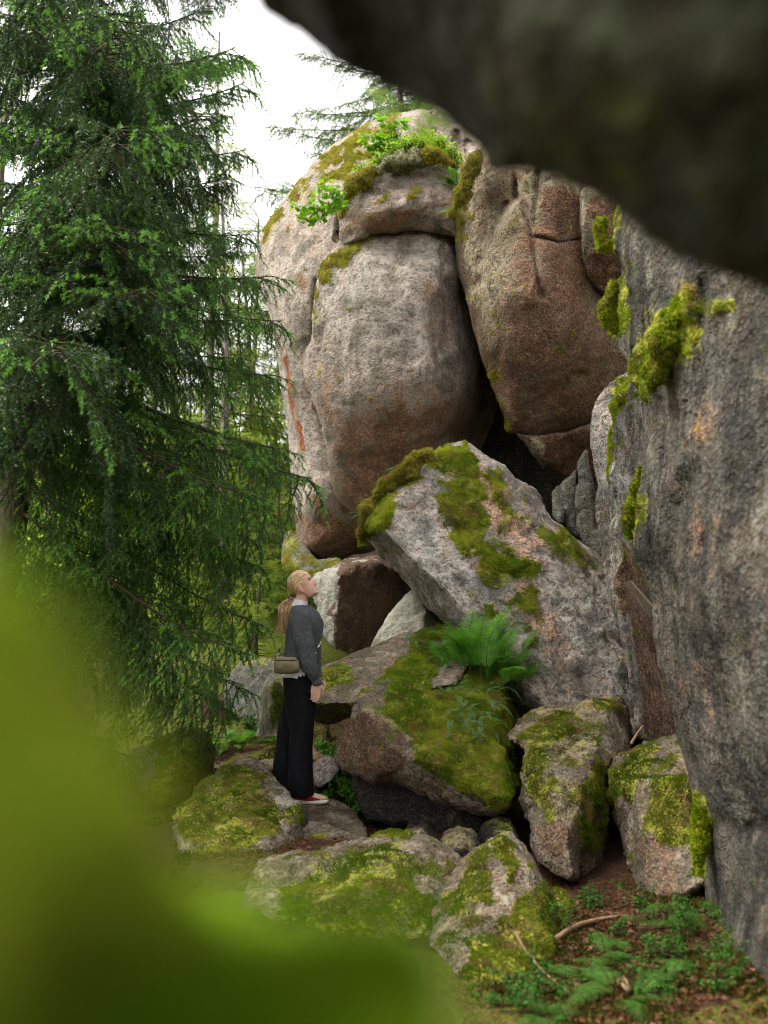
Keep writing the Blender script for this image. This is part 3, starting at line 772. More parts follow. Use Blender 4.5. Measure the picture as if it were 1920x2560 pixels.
# --- right wall, close to the camera
rock('wall_boulder', [(1560, 480), (1535, 556), (1530, 627), (1545, 676), (1533, 726), (1533, 790), (1530, 844), (1540, 889), (1560, 918), (1577, 958), (1595, 985), (1604, 1017), (1606, 1091), (1596, 1166), (1588, 1230), (1580, 1300), (1578, 1364), (1590, 1402), (1614, 1450), (1630, 1506), (1635, 1582), (1650, 1658), (1680, 1733), (1693, 1830), (1712, 1895), (1731, 1965),
     (1741, 2040), (1743, 2118), (1750, 2210), (1763, 2280), (1790, 2336), (1818, 2396), (1874, 2461), (1920, 2535), (2000, 2640), (2400, 2700), (2500, 1500), (2500, 300), (2000, 200), (1700, 330)],
     [(1540, 600, 5.3), (1560, 880, 5.35), (1610, 1050, 5.25), (1595, 1360, 5.3), (1640, 1550, 5.15), (1700, 1800, 5.0), (1740, 1980, 4.9), (1650, 700, 4.75), (1700, 1100, 4.6), (1720, 1500, 4.55), (1800, 1800, 4.4), (1800, 700, 4.25), (1900, 1200, 3.9), (1920, 1900, 3.9), (1920, 600, 3.9), (2200, 1000, 3.2), (2300, 1900, 3.0), (1850, 2000, 4.42), (1755, 2250, 4.95), (1850, 2430, 4.15), (1850, 2180, 4.5), (1920, 2530, 3.7), (1920, 2200, 4.2), (2200, 2300, 3.1)],
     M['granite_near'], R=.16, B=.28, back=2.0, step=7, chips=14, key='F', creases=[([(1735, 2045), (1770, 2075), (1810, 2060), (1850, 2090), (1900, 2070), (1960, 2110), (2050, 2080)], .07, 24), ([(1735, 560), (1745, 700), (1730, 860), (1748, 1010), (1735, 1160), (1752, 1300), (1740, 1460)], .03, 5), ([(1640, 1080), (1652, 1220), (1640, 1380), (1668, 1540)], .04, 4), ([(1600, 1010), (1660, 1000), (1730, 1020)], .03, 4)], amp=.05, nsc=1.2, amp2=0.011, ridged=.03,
     moss=[([(1600, 840), (1640, 770), (1690, 730), (1720, 690), (1735, 720), (1720, 790), (1740, 830), (1720, 890), (1680, 920), (1650, 960), (1610, 990), (1590, 960), (1575, 920)], 14, .9), ([(1750, 740), (1790, 730), (1810, 760), (1780, 800), (1745, 800)], 9, .66), ([(1535, 500), (1500, 540), (1510, 600), (1535, 630), (1545, 560)], 10, 1.0), ([(1545, 700), (1525, 780), (1535, 840), (1552, 800)], 9, .95),
           ([(1598, 1150), (1572, 1260), (1570, 1360), (1590, 1340), (1602, 1240)], 9, 1.0), ([(1660, 830), (1700, 950)], 10, .6), ([(1738, 1990), (1752, 2010), (1760, 2080), (1756, 2180), (1740, 2220), (1730, 2110)], 8, .95)],
     red=[([(1690, 900), (1800, 950), (1790, 1100), (1700, 1150), (1680, 1000)], 40, .32), ([(1700, 1250), (1780, 1300), (1760, 1500), (1690, 1450)], 40, .32), ([(1660, 1600), (1750, 1650), (1780, 1850), (1700, 1850)], 40, .32)], pale=[([(1560, 560), (1650, 700), (1620, 800), (1560, 700)], 25, .45), ([(1600, 1100), (1660, 1150), (1640, 1400), (1590, 1350)], 20, .4)], moss_h=.025)
tag(ROCKS['F']['ob'], 'huge dark lichen-spotted rock wall along the right edge of the picture', 'boulder')
moss_on('F', M['moss_lime'], 22000, .014, .0035, seed=16, cut=.45)
# --- overhang just above the camera
rock('overhang_rock', [(560, -120), (648, 0), (694, 46), (740, 75), (798, 115), (845, 150), (926, 197), (1018, 237), (1099, 289), (1157, 335), (1204, 393), (1227, 428), (1296, 434), (1366, 440), (1435, 474), (1505, 509), (1551, 555), (1620, 613), (1736, 671), (1852, 717), (2050, 800), (2500, 900), (2900, 300), (2900, -1200), (1500, -1500), (300, -700)],
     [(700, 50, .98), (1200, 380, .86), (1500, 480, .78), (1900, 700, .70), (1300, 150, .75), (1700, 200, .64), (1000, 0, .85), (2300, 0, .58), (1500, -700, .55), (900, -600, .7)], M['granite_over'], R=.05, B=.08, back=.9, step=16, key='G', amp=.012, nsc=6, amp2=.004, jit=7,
     moss=[([(1000, 100), (1500, 200), (1900, 300), (1900, 650), (1600, 560), (1300, 350)], 60, .34)], moss_h=.0)
tag(ROCKS['G']['ob'], 'blurred dark rock overhang close above, filling the top right corner', 'boulder')

# --- mossy wedge in the middle
rock('mossy_wedge_boulder', [(846, 1860), (846, 1852), (861, 1819), (880, 1780), (890, 1752), (897, 1735), (910, 1724), (945, 1700), (971, 1676), (1012, 1632), (1057, 1584), (1093, 1576), (1138, 1587), (1214, 1632), (1290, 1658), (1322, 1750), (1310, 1800), (1282, 1850), (1276, 1890), (1291, 1967), (1286, 2002), (1254, 2037), (1214, 2040), (1132, 2022), (1062, 1996), (1002, 1969), (942, 1961), (888, 1935), (850, 1908)],
     planes([[(860, 1800, 7.1), (1030, 1850, 6.35), (990, 1960, 6.45)], [(970, 1700, 7.45), (1050, 1860, 6.45), (1230, 1900, 6.4)], [(1040, 1900, 6.45), (1200, 2030, 6.5), (1240, 1960, 6.25)], [(1100, 1590, 8.0), (1250, 1700, 7.55), (1050, 1700, 7.35)], [(1240, 1800, 6.95), (1290, 1990, 6.9), (1250, 1960, 6.3)]], 30),
     M['granite_floor'], R=.06, B=.1, back=.9, step=5, key='H', up_moss=.3, chips=10, amp=.035, nsc=2, amp2=.02,
     moss=[([(968, 1672), (1012, 1632), (1050, 1580), (1100, 1570), (1150, 1590), (1250, 1660), (1300, 1760), (1270, 1900), (1290, 1980), (1240, 2020), (1200, 1985), (1120, 1965), (1080, 1930), (1035, 1910), (1042, 1860), (1020, 1822), (965, 1790), (960, 1745), (975, 1710)], 8, 1.0)],
     red=[([(840, 1850), (900, 1740), (960, 1790), (1020, 1830), (1030, 1900), (1000, 1970), (860, 1930)], 8, .62)], moss_h=.025, moss_rough=24)
tag(ROCKS['H']['ob'], 'mossy wedge-shaped boulder with ferns on top, right of her knees', 'boulder')
moss_on('H', M['moss'], 11000, .03, .005, seed=20, k=4)
# --- ramp slab behind her hand
rock('ramp_slab', [(770, 1690), (804, 1660), (849, 1648), (900, 1628), (960, 1604), (1027, 1566), (1133, 1556), (1180, 1600), (1150, 1700), (1040, 1760), (960, 1790), (888, 1790), (830, 1810), (770, 1800), (750, 1750)],
     planes([[(790, 1750, 7.55), (860, 1745, 7.5), (1030, 1570, 8.9)], [(790, 1765, 7.5), (880, 1760, 7.45), (820, 1810, 7.9)]], 30), M['granite_floor'], R=.05, B=.09, back=.9, step=5, key='I', amp=.03,
     moss=[([(805, 1668), (860, 1655), (880, 1690), (865, 1720), (815, 1740), (800, 1700)], 10, .62), ([(850, 1755), (885, 1745), (890, 1768), (850, 1770)], 6, .8), ([(780, 1770), (880, 1770), (880, 1800), (780, 1810)], 8, .5)], moss_h=.02)
tag(ROCKS['I']['ob'], 'flat pinkish slab sloping up to the right behind her hand', 'boulder')
moss_on('I', M['moss'], 8000, .02, .005, seed=22)
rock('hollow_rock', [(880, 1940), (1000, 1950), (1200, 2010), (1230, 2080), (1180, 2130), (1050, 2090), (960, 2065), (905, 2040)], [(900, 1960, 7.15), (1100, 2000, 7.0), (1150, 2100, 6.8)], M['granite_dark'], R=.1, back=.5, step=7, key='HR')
tag(ROCKS['HR']['ob'], 'rock coloured black for shade in the hollow under the mossy wedge boulder', 'boulder')

# --- lower right pair
rock('tilted_slab', [(1273, 1846), (1285, 1820), (1303, 1793), (1354, 1770), (1428, 1763), (1493, 1744), (1549, 1735), (1566, 1746), (1577, 1793), (1585, 1850), (1550, 1900), (1510, 1940), (1512, 2025), (1521, 2118), (1540, 2160), (1512, 2215), (1428, 2200), (1362, 2160), (1333, 2110), (1336, 2071), (1310, 2016), (1303, 1969), (1313, 1923), (1311, 1876), (1290, 1860)],
     planes([[(1300, 1800, 6.95), (1540, 1745, 7.05), (1400, 2000, 5.95)], [(1560, 1750, 7.0), (1500, 1900, 6.35), (1570, 1850, 7.0)], [(1450, 1940, 6.1), (1470, 2150, 5.75), (1510, 2050, 6.15)], [(1340, 2050, 5.95), (1380, 2150, 5.75), (1460, 2100, 5.65)]], 26), M['granite_floor'], R=.06, B=.1, back=.9, step=5, key='PP', up_moss=0.30, amp=.035, nsc=2, amp2=.02,
     moss=[([(1280, 1840), (1340, 1785), (1420, 1780), (1440, 1830), (1380, 1880), (1360, 1950), (1400, 1960), (1350, 2040), (1315, 2000), (1310, 1930), (1330, 1880)], 14, .68), ([(1440, 1960), (1500, 1910), (1512, 2020), (1521, 2118), (1510, 2190), (1470, 2100), (1440, 2010), (1420, 1990)], 10, .95), ([(1470, 1760), (1560, 1735), (1560, 1755), (1500, 1775)], 6, .9), ([(1340, 1990), (1400, 2000), (1380, 2060), (1340, 2050)], 8, .6), ([(1430, 1780), (1500, 1790), (1480, 1850), (1420, 1840)], 10, .5)],
     red=[([(1340, 2060), (1420, 2050), (1440, 2140), (1370, 2150)], 14, .5)], moss_h=.0255)
tag(ROCKS['PP']['ob'], 'tilted mossy slab with a dark right side, second rock left of the wall', 'boulder')
moss_on('PP', M['moss_olive'], 10000, .026, .005, seed=24)
rock('mossy_block', [(1519, 1930), (1530, 1908), (1549, 1886), (1605, 1853), (1660, 1835), (1710, 1828), (1780, 1850), (1790, 2000), (1780, 2210), (1721, 2240), (1660, 2255), (1614, 2235), (1588, 2205), (1560, 2155), (1545, 2094), (1524, 2010)],
     planes([[(1560, 1890, 6.5), (1700, 1840, 6.5), (1650, 1960, 5.75)], [(1560, 1990, 5.85), (1720, 1980, 5.6), (1650, 2220, 5.35)], [(1525, 1940, 6.3), (1560, 2150, 5.9), (1570, 2000, 5.75)]], 26), M['granite_floor'], R=.07, B=.1, back=.9, step=5.5, key='Q', up_moss=0.30, amp=.035, amp2=.02, ridged=.04,
     moss=[([(1525, 1915), (1580, 1870), (1640, 1870), (1640, 1900), (1600, 1960), (1560, 2000), (1525, 2000)], 12, .72), ([(1625, 1960), (1680, 1930), (1720, 1940), (1735, 2010), (1740, 2090), (1700, 2110), (1650, 2090), (1625, 2030)], 12, .9), ([(1590, 2010), (1620, 2060), (1600, 2090)], 10, .6)],
     red=[([(1590, 2100), (1680, 2120), (1680, 2240), (1600, 2220)], 16, .5)], moss_h=.025)
tag(ROCKS['Q']['ob'], 'broad mossy block with pale vertical streaks, touching the right wall', 'boulder')
moss_on('Q', M['moss_olive'], 10000, .028, .005, seed=26)

# --- front row
rock('front_boulder', [(640, 2160), (704, 2134), (780, 2124), (861, 2106), (942, 2085), (1024, 2076), (1062, 2083), (1094, 2106), (1156, 2151), (1180, 2220), (1180, 2330), (1100, 2420), (900, 2460), (700, 2420), (600, 2300)],
     planes([[(700, 2140, 5.65), (1060, 2085, 5.75), (950, 2150, 5.25)], [(700, 2200, 5.1), (1080, 2140, 5.1), (950, 2400, 4.5)], [(1060, 2090, 5.6), (1150, 2150, 5.5), (1100, 2300, 4.9)]], 22), M['granite_floor'], R=.08, B=.12, back=.7, step=5.5, key='N', up_moss=0.12, amp=.035, amp2=.02,
     moss=[([(700, 2190), (800, 2150), (900, 2130), (1000, 2105), (1020, 2150), (1040, 2220), (1120, 2260), (1150, 2350), (900, 2400), (700, 2350)], 20, .55), ([(940, 2092), (1030, 2080), (1000, 2110)], 7, .7), ([(1090, 2120), (1150, 2150), (1120, 2170)], 8, .8)], moss_h=.0255)
tag(ROCKS['N']['ob'], 'long low boulder with moss on its face, in front of the needle-strewn hollow', 'boulder')
moss_on('N', M['moss_olive'], 8000, .03, .006, seed=28)
rock('pointed_boulder', [(1100, 2240), (1130, 2190), (1160, 2153), (1197, 2122), (1246, 2088), (1265, 2081), (1294, 2097), (1326, 2134), (1350, 2190), (1374, 2243), (1384, 2303), (1392, 2370), (1350, 2470), (1200, 2520), (1080, 2460), (1060, 2340)],
     planes([[(1160, 2160, 5.2), (1260, 2090, 5.2), (1230, 2280, 4.5)], [(1270, 2085, 5.2), (1360, 2220, 5.0), (1290, 2320, 4.45)], [(1120, 2250, 4.75), (1230, 2470, 4.1), (1300, 2400, 4.3)]], 22), M['granite_floor'], R=.09, B=.13, back=.6, step=5.5, key='O', up_moss=0.10, amp=.03, amp2=.018,
     moss=[([(1110, 2240), (1165, 2160), (1215, 2130), (1230, 2180), (1220, 2240), (1160, 2290), (1100, 2330)], 14, .62), ([(1240, 2095), (1280, 2110), (1295, 2180), (1270, 2210), (1250, 2150)], 9, .75), ([(1320, 2120), (1330, 2160), (1320, 2170)], 6, .6), ([(1300, 2240), (1360, 2210), (1390, 2300), (1390, 2400), (1280, 2460), (1150, 2460), (1180, 2350), (1280, 2310)], 14, .7)], moss_h=.0255)
tag(ROCKS['O']['ob'], 'rounded pointed boulder with moss and a bare tan face, bottom centre', 'boulder')
moss_on('O', M['moss_olive'], 9000, .03, .006, seed=30)
rock('small_mossy_rock', [(1372, 2240), (1385, 2224), (1405, 2228), (1422, 2260), (1426, 2300), (1410, 2335), (1380, 2345), (1365, 2300)], [(1380, 2240, 5.1), (1415, 2260, 5.0), (1395, 2330, 4.8)], M['granite_floor'], R=.06, back=.25, step=5, key='O2', moss=[([(1360, 2220), (1430, 2220), (1430, 2350), (1360, 2350)], 10, .8)])
tag(ROCKS['O2']['ob'], 'small round mossy rock right beside the pointed boulder', 'boulder'); moss_on('O2', M['moss_dark'], 9000, .028, .006, seed=31)
for k_, o_, t_, mt_, lab, ms in (
        ('R1', [(1100, 2115), (1115, 2090), (1140, 2076), (1175, 2078), (1192, 2100), (1190, 2140), (1150, 2160), (1110, 2150)], 6.0, 'granite_floor', 'small rounded tan rock in the gap between the two front boulders', .35),
        ('R2', [(1192, 2100), (1200, 2070), (1222, 2048), (1260, 2040), (1290, 2070), (1300, 2110), (1240, 2130), (1200, 2120)], 6.3, 'granite_dark', 'small dark rock just behind the pointed boulder, dusted with needles', .4),
        ('R3', [(1010, 2075), (1030, 2062), (1070, 2066), (1100, 2090), (1105, 2110), (1060, 2110), (1020, 2100)], 6.5, 'granite_floor', 'low grey rock at the back edge of the long front boulder', .3)):
    rock('small_rock', o_, [(o_[0][0], o_[0][1], t_ + .1), (o_[3][0], o_[3][1], t_ + .15), (sum(p[0] for p in o_) / len(o_), sum(p[1] for p in o_) / len(o_), t_ - .1), (o_[6][0], o_[6][1], t_ - .12)], M[mt_], R=.1, back=.3, step=5, key=k_, up_moss=ms)
    tag(ROCKS[k_]['ob'], lab, 'boulder')
# --- left front: rock beside her feet
rock('moss_topped_boulder', [(430, 2060), (460, 2010), (498, 1960), (552, 1920), (590, 1902), (617, 1893), (640, 1900), (664, 1920), (704, 1956), (736, 1998), (769, 2019), (773, 2054), (768, 2090), (758, 2128), (700, 2150), (560, 2180), (440, 2160)],
     planes([[(500, 1970, 6.75), (620, 1897, 7.3), (600, 2080, 6.0)], [(640, 1905, 7.25), (740, 2005, 6.6), (680, 2080, 6.1)], [(755, 2030, 6.5), (765, 2050, 6.5), (745, 2120, 6.25)], [(500, 2080, 6.0), (700, 2110, 5.95), (600, 2160, 5.85)]], 30), M['granite_floor'], R=.05, B=.08, back=.5, step=5, key='L', up_moss=0.15, amp=.03, amp2=.02,
     moss=[([(430, 2060), (500, 1955), (560, 1912), (620, 1888), (650, 1930), (670, 1990), (700, 2030), (690, 2080), (640, 2110), (480, 2140)], 12, .68), ([(700, 2030), (760, 2020), (765, 2060), (720, 2060)], 8, .62)],
     pale=[([(640, 1910), (700, 1955), (770, 2020), (740, 2050), (690, 2010), (650, 1950)], 12, .7)], moss_h=.025)
tag(ROCKS['L']['ob'], 'moss-topped boulder with a bare grey right edge, in front of her feet', 'boulder')
moss_on('L', M['moss_olive'], 9000, .024, .005, seed=33)
rock('flat_rock', [(735, 2010), (770, 1995), (830, 1998), (870, 2015), (905, 2055), (915, 2095), (880, 2110), (820, 2125), (770, 2130), (752, 2090)],
     planes([[(750, 2008, 7.15), (850, 2008, 7.2), (830, 2100, 6.35)], [(780, 2110, 6.3), (900, 2095, 6.3), (830, 2128, 6.25)]], 30), M['granite_floor'], R=.04, back=.4, step=5, key='MF', amp=.02, moss=[([(770, 2080), (820, 2090), (800, 2125), (765, 2120)], 8, .8)], moss_h=.02)
tag(ROCKS['MF']['ob'], 'flat bare rock under her shoe', 'boulder')
rock('dark_mossy_boulder', [(330, 1880), (365, 1862), (420, 1842), (470, 1826), (500, 1830), (520, 1850), (530, 1890), (530, 1935), (500, 1965), (440, 2000), (360, 2010), (320, 1950)],
     [(360, 1880, 7.8), (480, 1835, 7.9), (430, 1900, 7.3), (500, 1920, 7.45), (440, 1990, 7.0)], M['granite_dark'], R=.2, back=.6, step=6, key='LM', moss=[([(400, 1840), (500, 1815), (540, 1850), (540, 1950), (440, 2010), (330, 2010), (380, 1920)], 14, .95)], moss_h=.025)
tag(ROCKS['LM']['ob'], 'dark green mossy boulder at the edge of the blur, left of the path', 'boulder')
moss_on('LM', M['moss_dark'], 8000, .035, .006, seed=35)
# --- rocks behind her
rock('back_rock', [(560, 1700), (600, 1650), (640, 1640), (690, 1650), (720, 1680), (720, 1820), (690, 1850), (600, 1850), (560, 1800)], [(580, 1700, 10.2), (660, 1680, 9.8), (650, 1820, 9.5), (580, 1820, 9.8)], M['granite_slab'], R=.12, back=.9, step=6, key='BR', ridged=.05, up_moss=.5)
tag(ROCKS['BR']['ob'], 'grey rough rock behind her hips, half hidden by the spruce', 'boulder')
rock('mossy_bank_rock', [(700, 1400), (705, 1360), (717, 1330), (745, 1330), (790, 1400), (850, 1400), (860, 1440), (800, 1460), (750, 1450), (715, 1425)], [(700, 1400, 11.4), (760, 1420, 10.9), (740, 1480, 10.6), (830, 1430, 10.6)], M['granite_slab'], R=.12, back=.8, step=6, key='BK', up_moss=.3, moss=[([(690, 1430), (715, 1330), (740, 1330), (730, 1400), (800, 1420), (860, 1410), (850, 1450), (760, 1440), (700, 1470)], 12, .5)])
tag(ROCKS['BK']['ob'], 'golden mossy rock right behind her head, under the tall boulder', 'boulder'); moss_on('BK', M['moss_gold'], 7000, .03, .006, seed=37)
rock('little_grey_rock', [(780, 1915), (800, 1898), (830, 1893), (845, 1905), (840, 1940), (810, 1965), (785, 1970)], [(790, 1910, 7.7), (825, 1905, 7.6), (800, 1960, 7.4)], M['granite'], R=.06, back=.3, step=4, key='LG')
tag(ROCKS['LG']['ob'], 'little grey rock between her trouser leg and the fern patch', 'boulder')
rock('path_slab', [(520, 1905), (560, 1890), (640, 1884), (700, 1880), (720, 1895), (700, 1925), (600, 1930), (540, 1925)], planes([[(530, 1905, 9.0), (700, 1885, 9.0), (600, 1918, 8.2)], [(560, 1915, 8.2), (680, 1915, 8.2), (600, 1930, 8.15)]], 30), M['granite_floor'], R=.03, back=.3, step=5, key='PS', amp=.015)
tag(ROCKS['PS']['ob'], 'thin flat reddish slab of the path behind the moss-topped boulder', 'boulder')

# --- unseen boulder added beside and behind the camera to block sky light (outside the picture)
_bm = bmesh.new(); bmesh.ops.create_icosphere(_bm, subdivisions=5, radius=1.0)
_v = np.array([v.co[:] for v in _bm.verts]); _f = np.array([[v.index for v in f.verts] for f in _bm.faces]); _bm.free()
_v = _v * (1 + .16 * fbm(_v, 1.6, 4, 71))[:, None] * [1.7, 2.4, 2.9] + [3.0, -1.5, 1.5]
_o = mesh_obj('sky_blocking_boulder', _v, _f, M['granite_near'], None, True, (3.0, -1.5, -1.2), {'moss': np.zeros(len(_v)), 'red': np.zeros(len(_v)), 'pale': np.zeros(len(_v)), 'rust': np.zeros(len(_v))})
tag(_o, 'huge unseen boulder added behind the camera on the right to block sky light', 'boulder')
# ------------------------------------------------------------------ spruces
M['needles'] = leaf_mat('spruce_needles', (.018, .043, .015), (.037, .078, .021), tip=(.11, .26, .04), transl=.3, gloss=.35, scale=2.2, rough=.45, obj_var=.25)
M['needles_far'] = leaf_mat('spruce_needles_young_lit', (.16, .25, .045), (.27, .36, .06), tip=(.33, .43, .07), transl=.5, gloss=.3, scale=1.5, seed=5, obj_var=.5)  # pale green: partly young growth, partly brightness of the lit background put in
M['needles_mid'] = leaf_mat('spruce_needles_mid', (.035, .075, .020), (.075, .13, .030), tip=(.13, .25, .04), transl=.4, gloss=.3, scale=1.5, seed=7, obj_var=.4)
M['bark'] = plain_mat('spruce_bark', (.045, .034, .028), (.12, .095, .075), 30, .95, .1, 1.0, .02, vec=(1, 1, .35))
M['bark_grey'] = plain_mat('pale_bark', (.16, .145, .125), (.30, .275, .24), 26, .95, .1, .8, .02, vec=(1, 1, .5))
M['twig'] = plain_mat('twig_bark', (.040, .028, .020), (.085, .062, .045), 40, .95, .1, .3, .004)

def tube(path, rad, sides=5, closed_tip=True):
    """tapered tube along a 3-D path -> verts, quads"""
    p = np.asarray(path, float); n = len(p)
    r = np.broadcast_to(np.asarray(rad, float), (n,))
    t = np.gradient(p, axis=0); t /= np.linalg.norm(t, axis=1, keepdims=True) + 1e-12
    ref = np.array([0, 0, 1.0]) if abs(t[:, 2]).mean() < .8 else np.array([1.0, 0, 0])
    a = np.cross(t, ref); a /= np.linalg.norm(a, axis=1, keepdims=True) + 1e-12
    b = np.cross(t, a)
    th = np.arange(sides) / sides * 2 * np.pi
    v = p[:, None] + r[:, None, None] * (np.cos(th)[None, :, None] * a[:, None] + np.sin(th)[None, :, None] * b[:, None])
    v = v.reshape(-1, 3)
    i = np.arange(n * sides).reshape(n, sides)
    f = np.stack([i[:-1], np.roll(i, -1, 1)[:-1], np.roll(i, -1, 1)[1:], i[1:]], -1).reshape(-1, 4)
    return v, f

def needles_along(path, g, spacing=.0035, ln=.016, w=.0022, tip_len=.05, tint0=0.0, fwd=.75):
    """flat needles all round a twig; the last tip_len metres are young growth"""
    p = np.asarray(path, float)
    s = np.r_[0, np.cumsum(np.linalg.norm(np.diff(p, axis=0), axis=1))]
    n = max(4, int(s[-1] / spacing))
    u = np.linspace(0, s[-1], n)
    pos = np.stack([np.interp(u, s, p[:, k]) for k in range(3)], 1)
    t = np.stack([np.gradient(pos[:, k]) for k in range(3)], 1); t /= np.linalg.norm(t, axis=1, keepdims=True) + 1e-12
    r = g.normal(size=(n, 3)); r -= (r * t).sum(1, keepdims=True) * t; r /= np.linalg.norm(r, axis=1, keepdims=True) + 1e-9
    d = r + t * fwd * g.uniform(.6, 1.4, (n, 1)); d /= np.linalg.norm(d, axis=1, keepdims=True)
    sd_ = np.cross(d, g.normal(size=(n, 3))); sd_ /= np.linalg.norm(sd_, axis=1, keepdims=True) + 1e-9
    L = (ln * g.uniform(.7, 1.15, n))[:, None]
    tn = np.where(u > s[-1] - tip_len, 1.0, tint0)
    v = np.stack([pos - sd_ * w, pos + sd_ * w, pos + d * L], 1).reshape(-1, 3)
    return v, np.repeat(tn, 3)

def branch_mesh(name, seed, L=2.0, droop=.25, hang=.6, fresh=.5, dens=1.0, needle=True, mat='needles', ln=.021, w=.0034, sp=.0027, tw=1.0):
    """one spruce limb along +X with hanging side twigs: wood + needles in one mesh (two materials)"""
    g = np.random.default_rng(seed)
    N = 26; u = np.linspace(0, 1, N)
    ax = np.c_[u * L, .05 * L * np.sin(u * 3 + g.uniform(0, 6)) * u, -droop * L * (u ** 1.3) + .35 * droop * L * u ** 4]
    WV, WF, NV, NTt = [], [], [], []
    wb = 0
    def wood(path, r0, r1, sides):
        nonlocal wb
        v, f = tube(path, np.linspace(r0, r1, len(path)), sides); WV.append(v); WF.append(f + wb); wb += len(v)
    wood(ax, .016 * L / 2, .003, 5)
    def axp(x): return np.array([np.interp(x, u, ax[:, k]) for k in range(3)])
    if needle:
        v, t_ = needles_along(ax[13:], g, sp, ln, w, .08 * fresh); NV.append(v); NTt.append(t_)
    n2 = int(40 * dens)
    for i in range(n2):
        x = .10 + .90 * (i + g.uniform(0, 1)) / n2
        side = 1 if i % 2 else -1
        top = g.uniform() < .52                                # sprays on top carry the fresh tips; the others hang as dark curtains
        l2 = L * (.10 + .30 * (1 - x) ** .7 * g.uniform(.5, 1.1)) * tw * (.75 if top else 1.05)
        b0 = axp(x); ang = R_(g.uniform(35, 62) if top else g.uniform(45, 80)) * side
        d0 = np.array([math.cos(ang), math.sin(ang), (.12 if top else -.25) + g.uniform(-.15, .15)])
        m = 9; q = np.linspace(0, 1, m)[:, None]
        hg = hang * (g.uniform(.15, .5) if top else g.uniform(.9, 2.0))
        pth = b0 + d0 * (q * l2) * (1 - .42 * min(hg, 1.3) * q) + np.array([0, 0, -1.0]) * (hg * l2 * q ** 1.5) + g.normal(0, .006, (m, 3)) * q
        wood(pth, .0045, .0012, 3)
        fr = (top and fresh > g.uniform() * .8) or (not top and g.uniform() < .18)
        if needle:
            v, t_ = needles_along(pth[2:], g, sp, ln, w, (.06 if fr else 0)); NV.append(v); NTt.append(t_)
        n3 = int(l2 / .045 * dens)
        for j in range(n3):
            y = .12 + .85 * (j + g.uniform()) / n3
            c0 = np.array([np.interp(y, q[:, 0], pth[:, k]) for k in range(3)])
            tg = pth[-1] - pth[0]; tg /= np.linalg.norm(tg)
            sd_ = np.cross(tg, [0, 0, 1.0]); sd_ /= np.linalg.norm(sd_) + 1e-9
            l3 = g.uniform(.06, .15) * (1.2 - .6 * y) * tw
            s3 = 1 if j % 2 else -1
            q3 = np.linspace(0, 1, 4)[:, None]
            p3 = c0 + (tg * .55 + sd_ * s3 * .7) * (q3 * l3) * (1 - .3 * hang * q3) + np.array([0, 0, -1.0]) * (hang * g.uniform(.5, 1.5) * l3 * q3 ** 1.4)
            if needle:
                v, t_ = needles_along(p3, g, sp, ln * .92, w, (.05 if fr and g.uniform() < .8 else 0)); NV.append(v); NTt.append(t_)
            else:
                wood(p3, .0022, .0008, 3)
    wv, wf = np.vstack(WV), np.vstack(WF)
    wt = np.vstack([wf[:, [0, 1, 2]], wf[:, [0, 2, 3]]])
    if needle:
        nv = np.vstack(NV); nt = np.concatenate(NTt)
        vv = np.vstack([wv, nv]); ff = np.vstack([wt, np.arange(len(nv)).reshape(-1, 3) + len(wv)])
        tint = np.r_[np.zeros(len(wv)), nt]
    else:
        vv, ff, tint = wv, wt, np.zeros(len(wv))
    o = mesh_obj(name, vv, ff, M['twig'], None, False, None, {'tint': tint})
    me = o.data; me.materials.append(M[mat])
    me.polygons.foreach_set('material_index', np.r_[np.zeros(len(wt), np.int32), np.ones(len(ff) - len(wt), np.int32)])
    bpy.data.objects.remove(o)
    return me

PROTO = [branch_mesh('spruce_branch', 100 + i, 2.0, droop=d, hang=h, fresh=f, dens=1.3, tw=1.15) for i, (d, h, f) in enumerate(((.18, .42, .7), (.26, .55, .5), (.10, .34, .9), (.30, .66, .5), (.05, .28, 1.0)))]
M['needles_fresh'] = leaf_mat('spruce_needles_fresh', (.036, .092, .026), (.066, .15, .036), tip=(.14, .32, .05), transl=.38, gloss=.3, scale=2.2, seed=3, rough=.45, obj_var=.3)
PROTO_FRESH = [branch_mesh('fresh_branch', 120 + i, 2.0, droop=d, hang=h, fresh=1.0, dens=1.15, tw=1.15, mat='needles_fresh') for i, (d, h) in enumerate(((.20, .42), (.28, .6)))]
PROTO_BARE = [branch_mesh('bare_branch', 140 + i, 2.0, droop=.3, hang=.4, dens=.8, needle=False) for i in range(2)]
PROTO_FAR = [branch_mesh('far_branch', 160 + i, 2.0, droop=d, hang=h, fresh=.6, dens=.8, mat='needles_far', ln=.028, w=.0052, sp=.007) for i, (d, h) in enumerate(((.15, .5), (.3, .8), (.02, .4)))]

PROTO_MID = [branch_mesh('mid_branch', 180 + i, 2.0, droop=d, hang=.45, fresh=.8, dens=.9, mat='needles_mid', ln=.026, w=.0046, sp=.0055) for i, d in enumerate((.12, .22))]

def trunk_part(parent, p0, p1, r0, r1, mat, bend=.06, seed=0, sides=10):
    g = np.random.default_rng(seed)
    u = np.linspace(0, 1, 24)[:, None]
    path = np.array(p0) * (1 - u) + np.array(p1) * u
    path = path + np.c_[bend * np.sin(u * 5 + g.uniform(0, 6)), bend * np.sin(u * 4 + g.uniform(0, 6)), 0 * u] * u
    rad = (r0 + (r1 - r0) * u[:, 0] ** .8) * (1 + .5 * np.exp(-u[:, 0] * 30))
    v, f = tube(path, rad, sides)
    v = v + fbm(v, 9, 3, seed)[:, None] * .012 * np.array([1, 1, 0])
    return mesh_obj('trunk', v, f, mat, parent, True), path

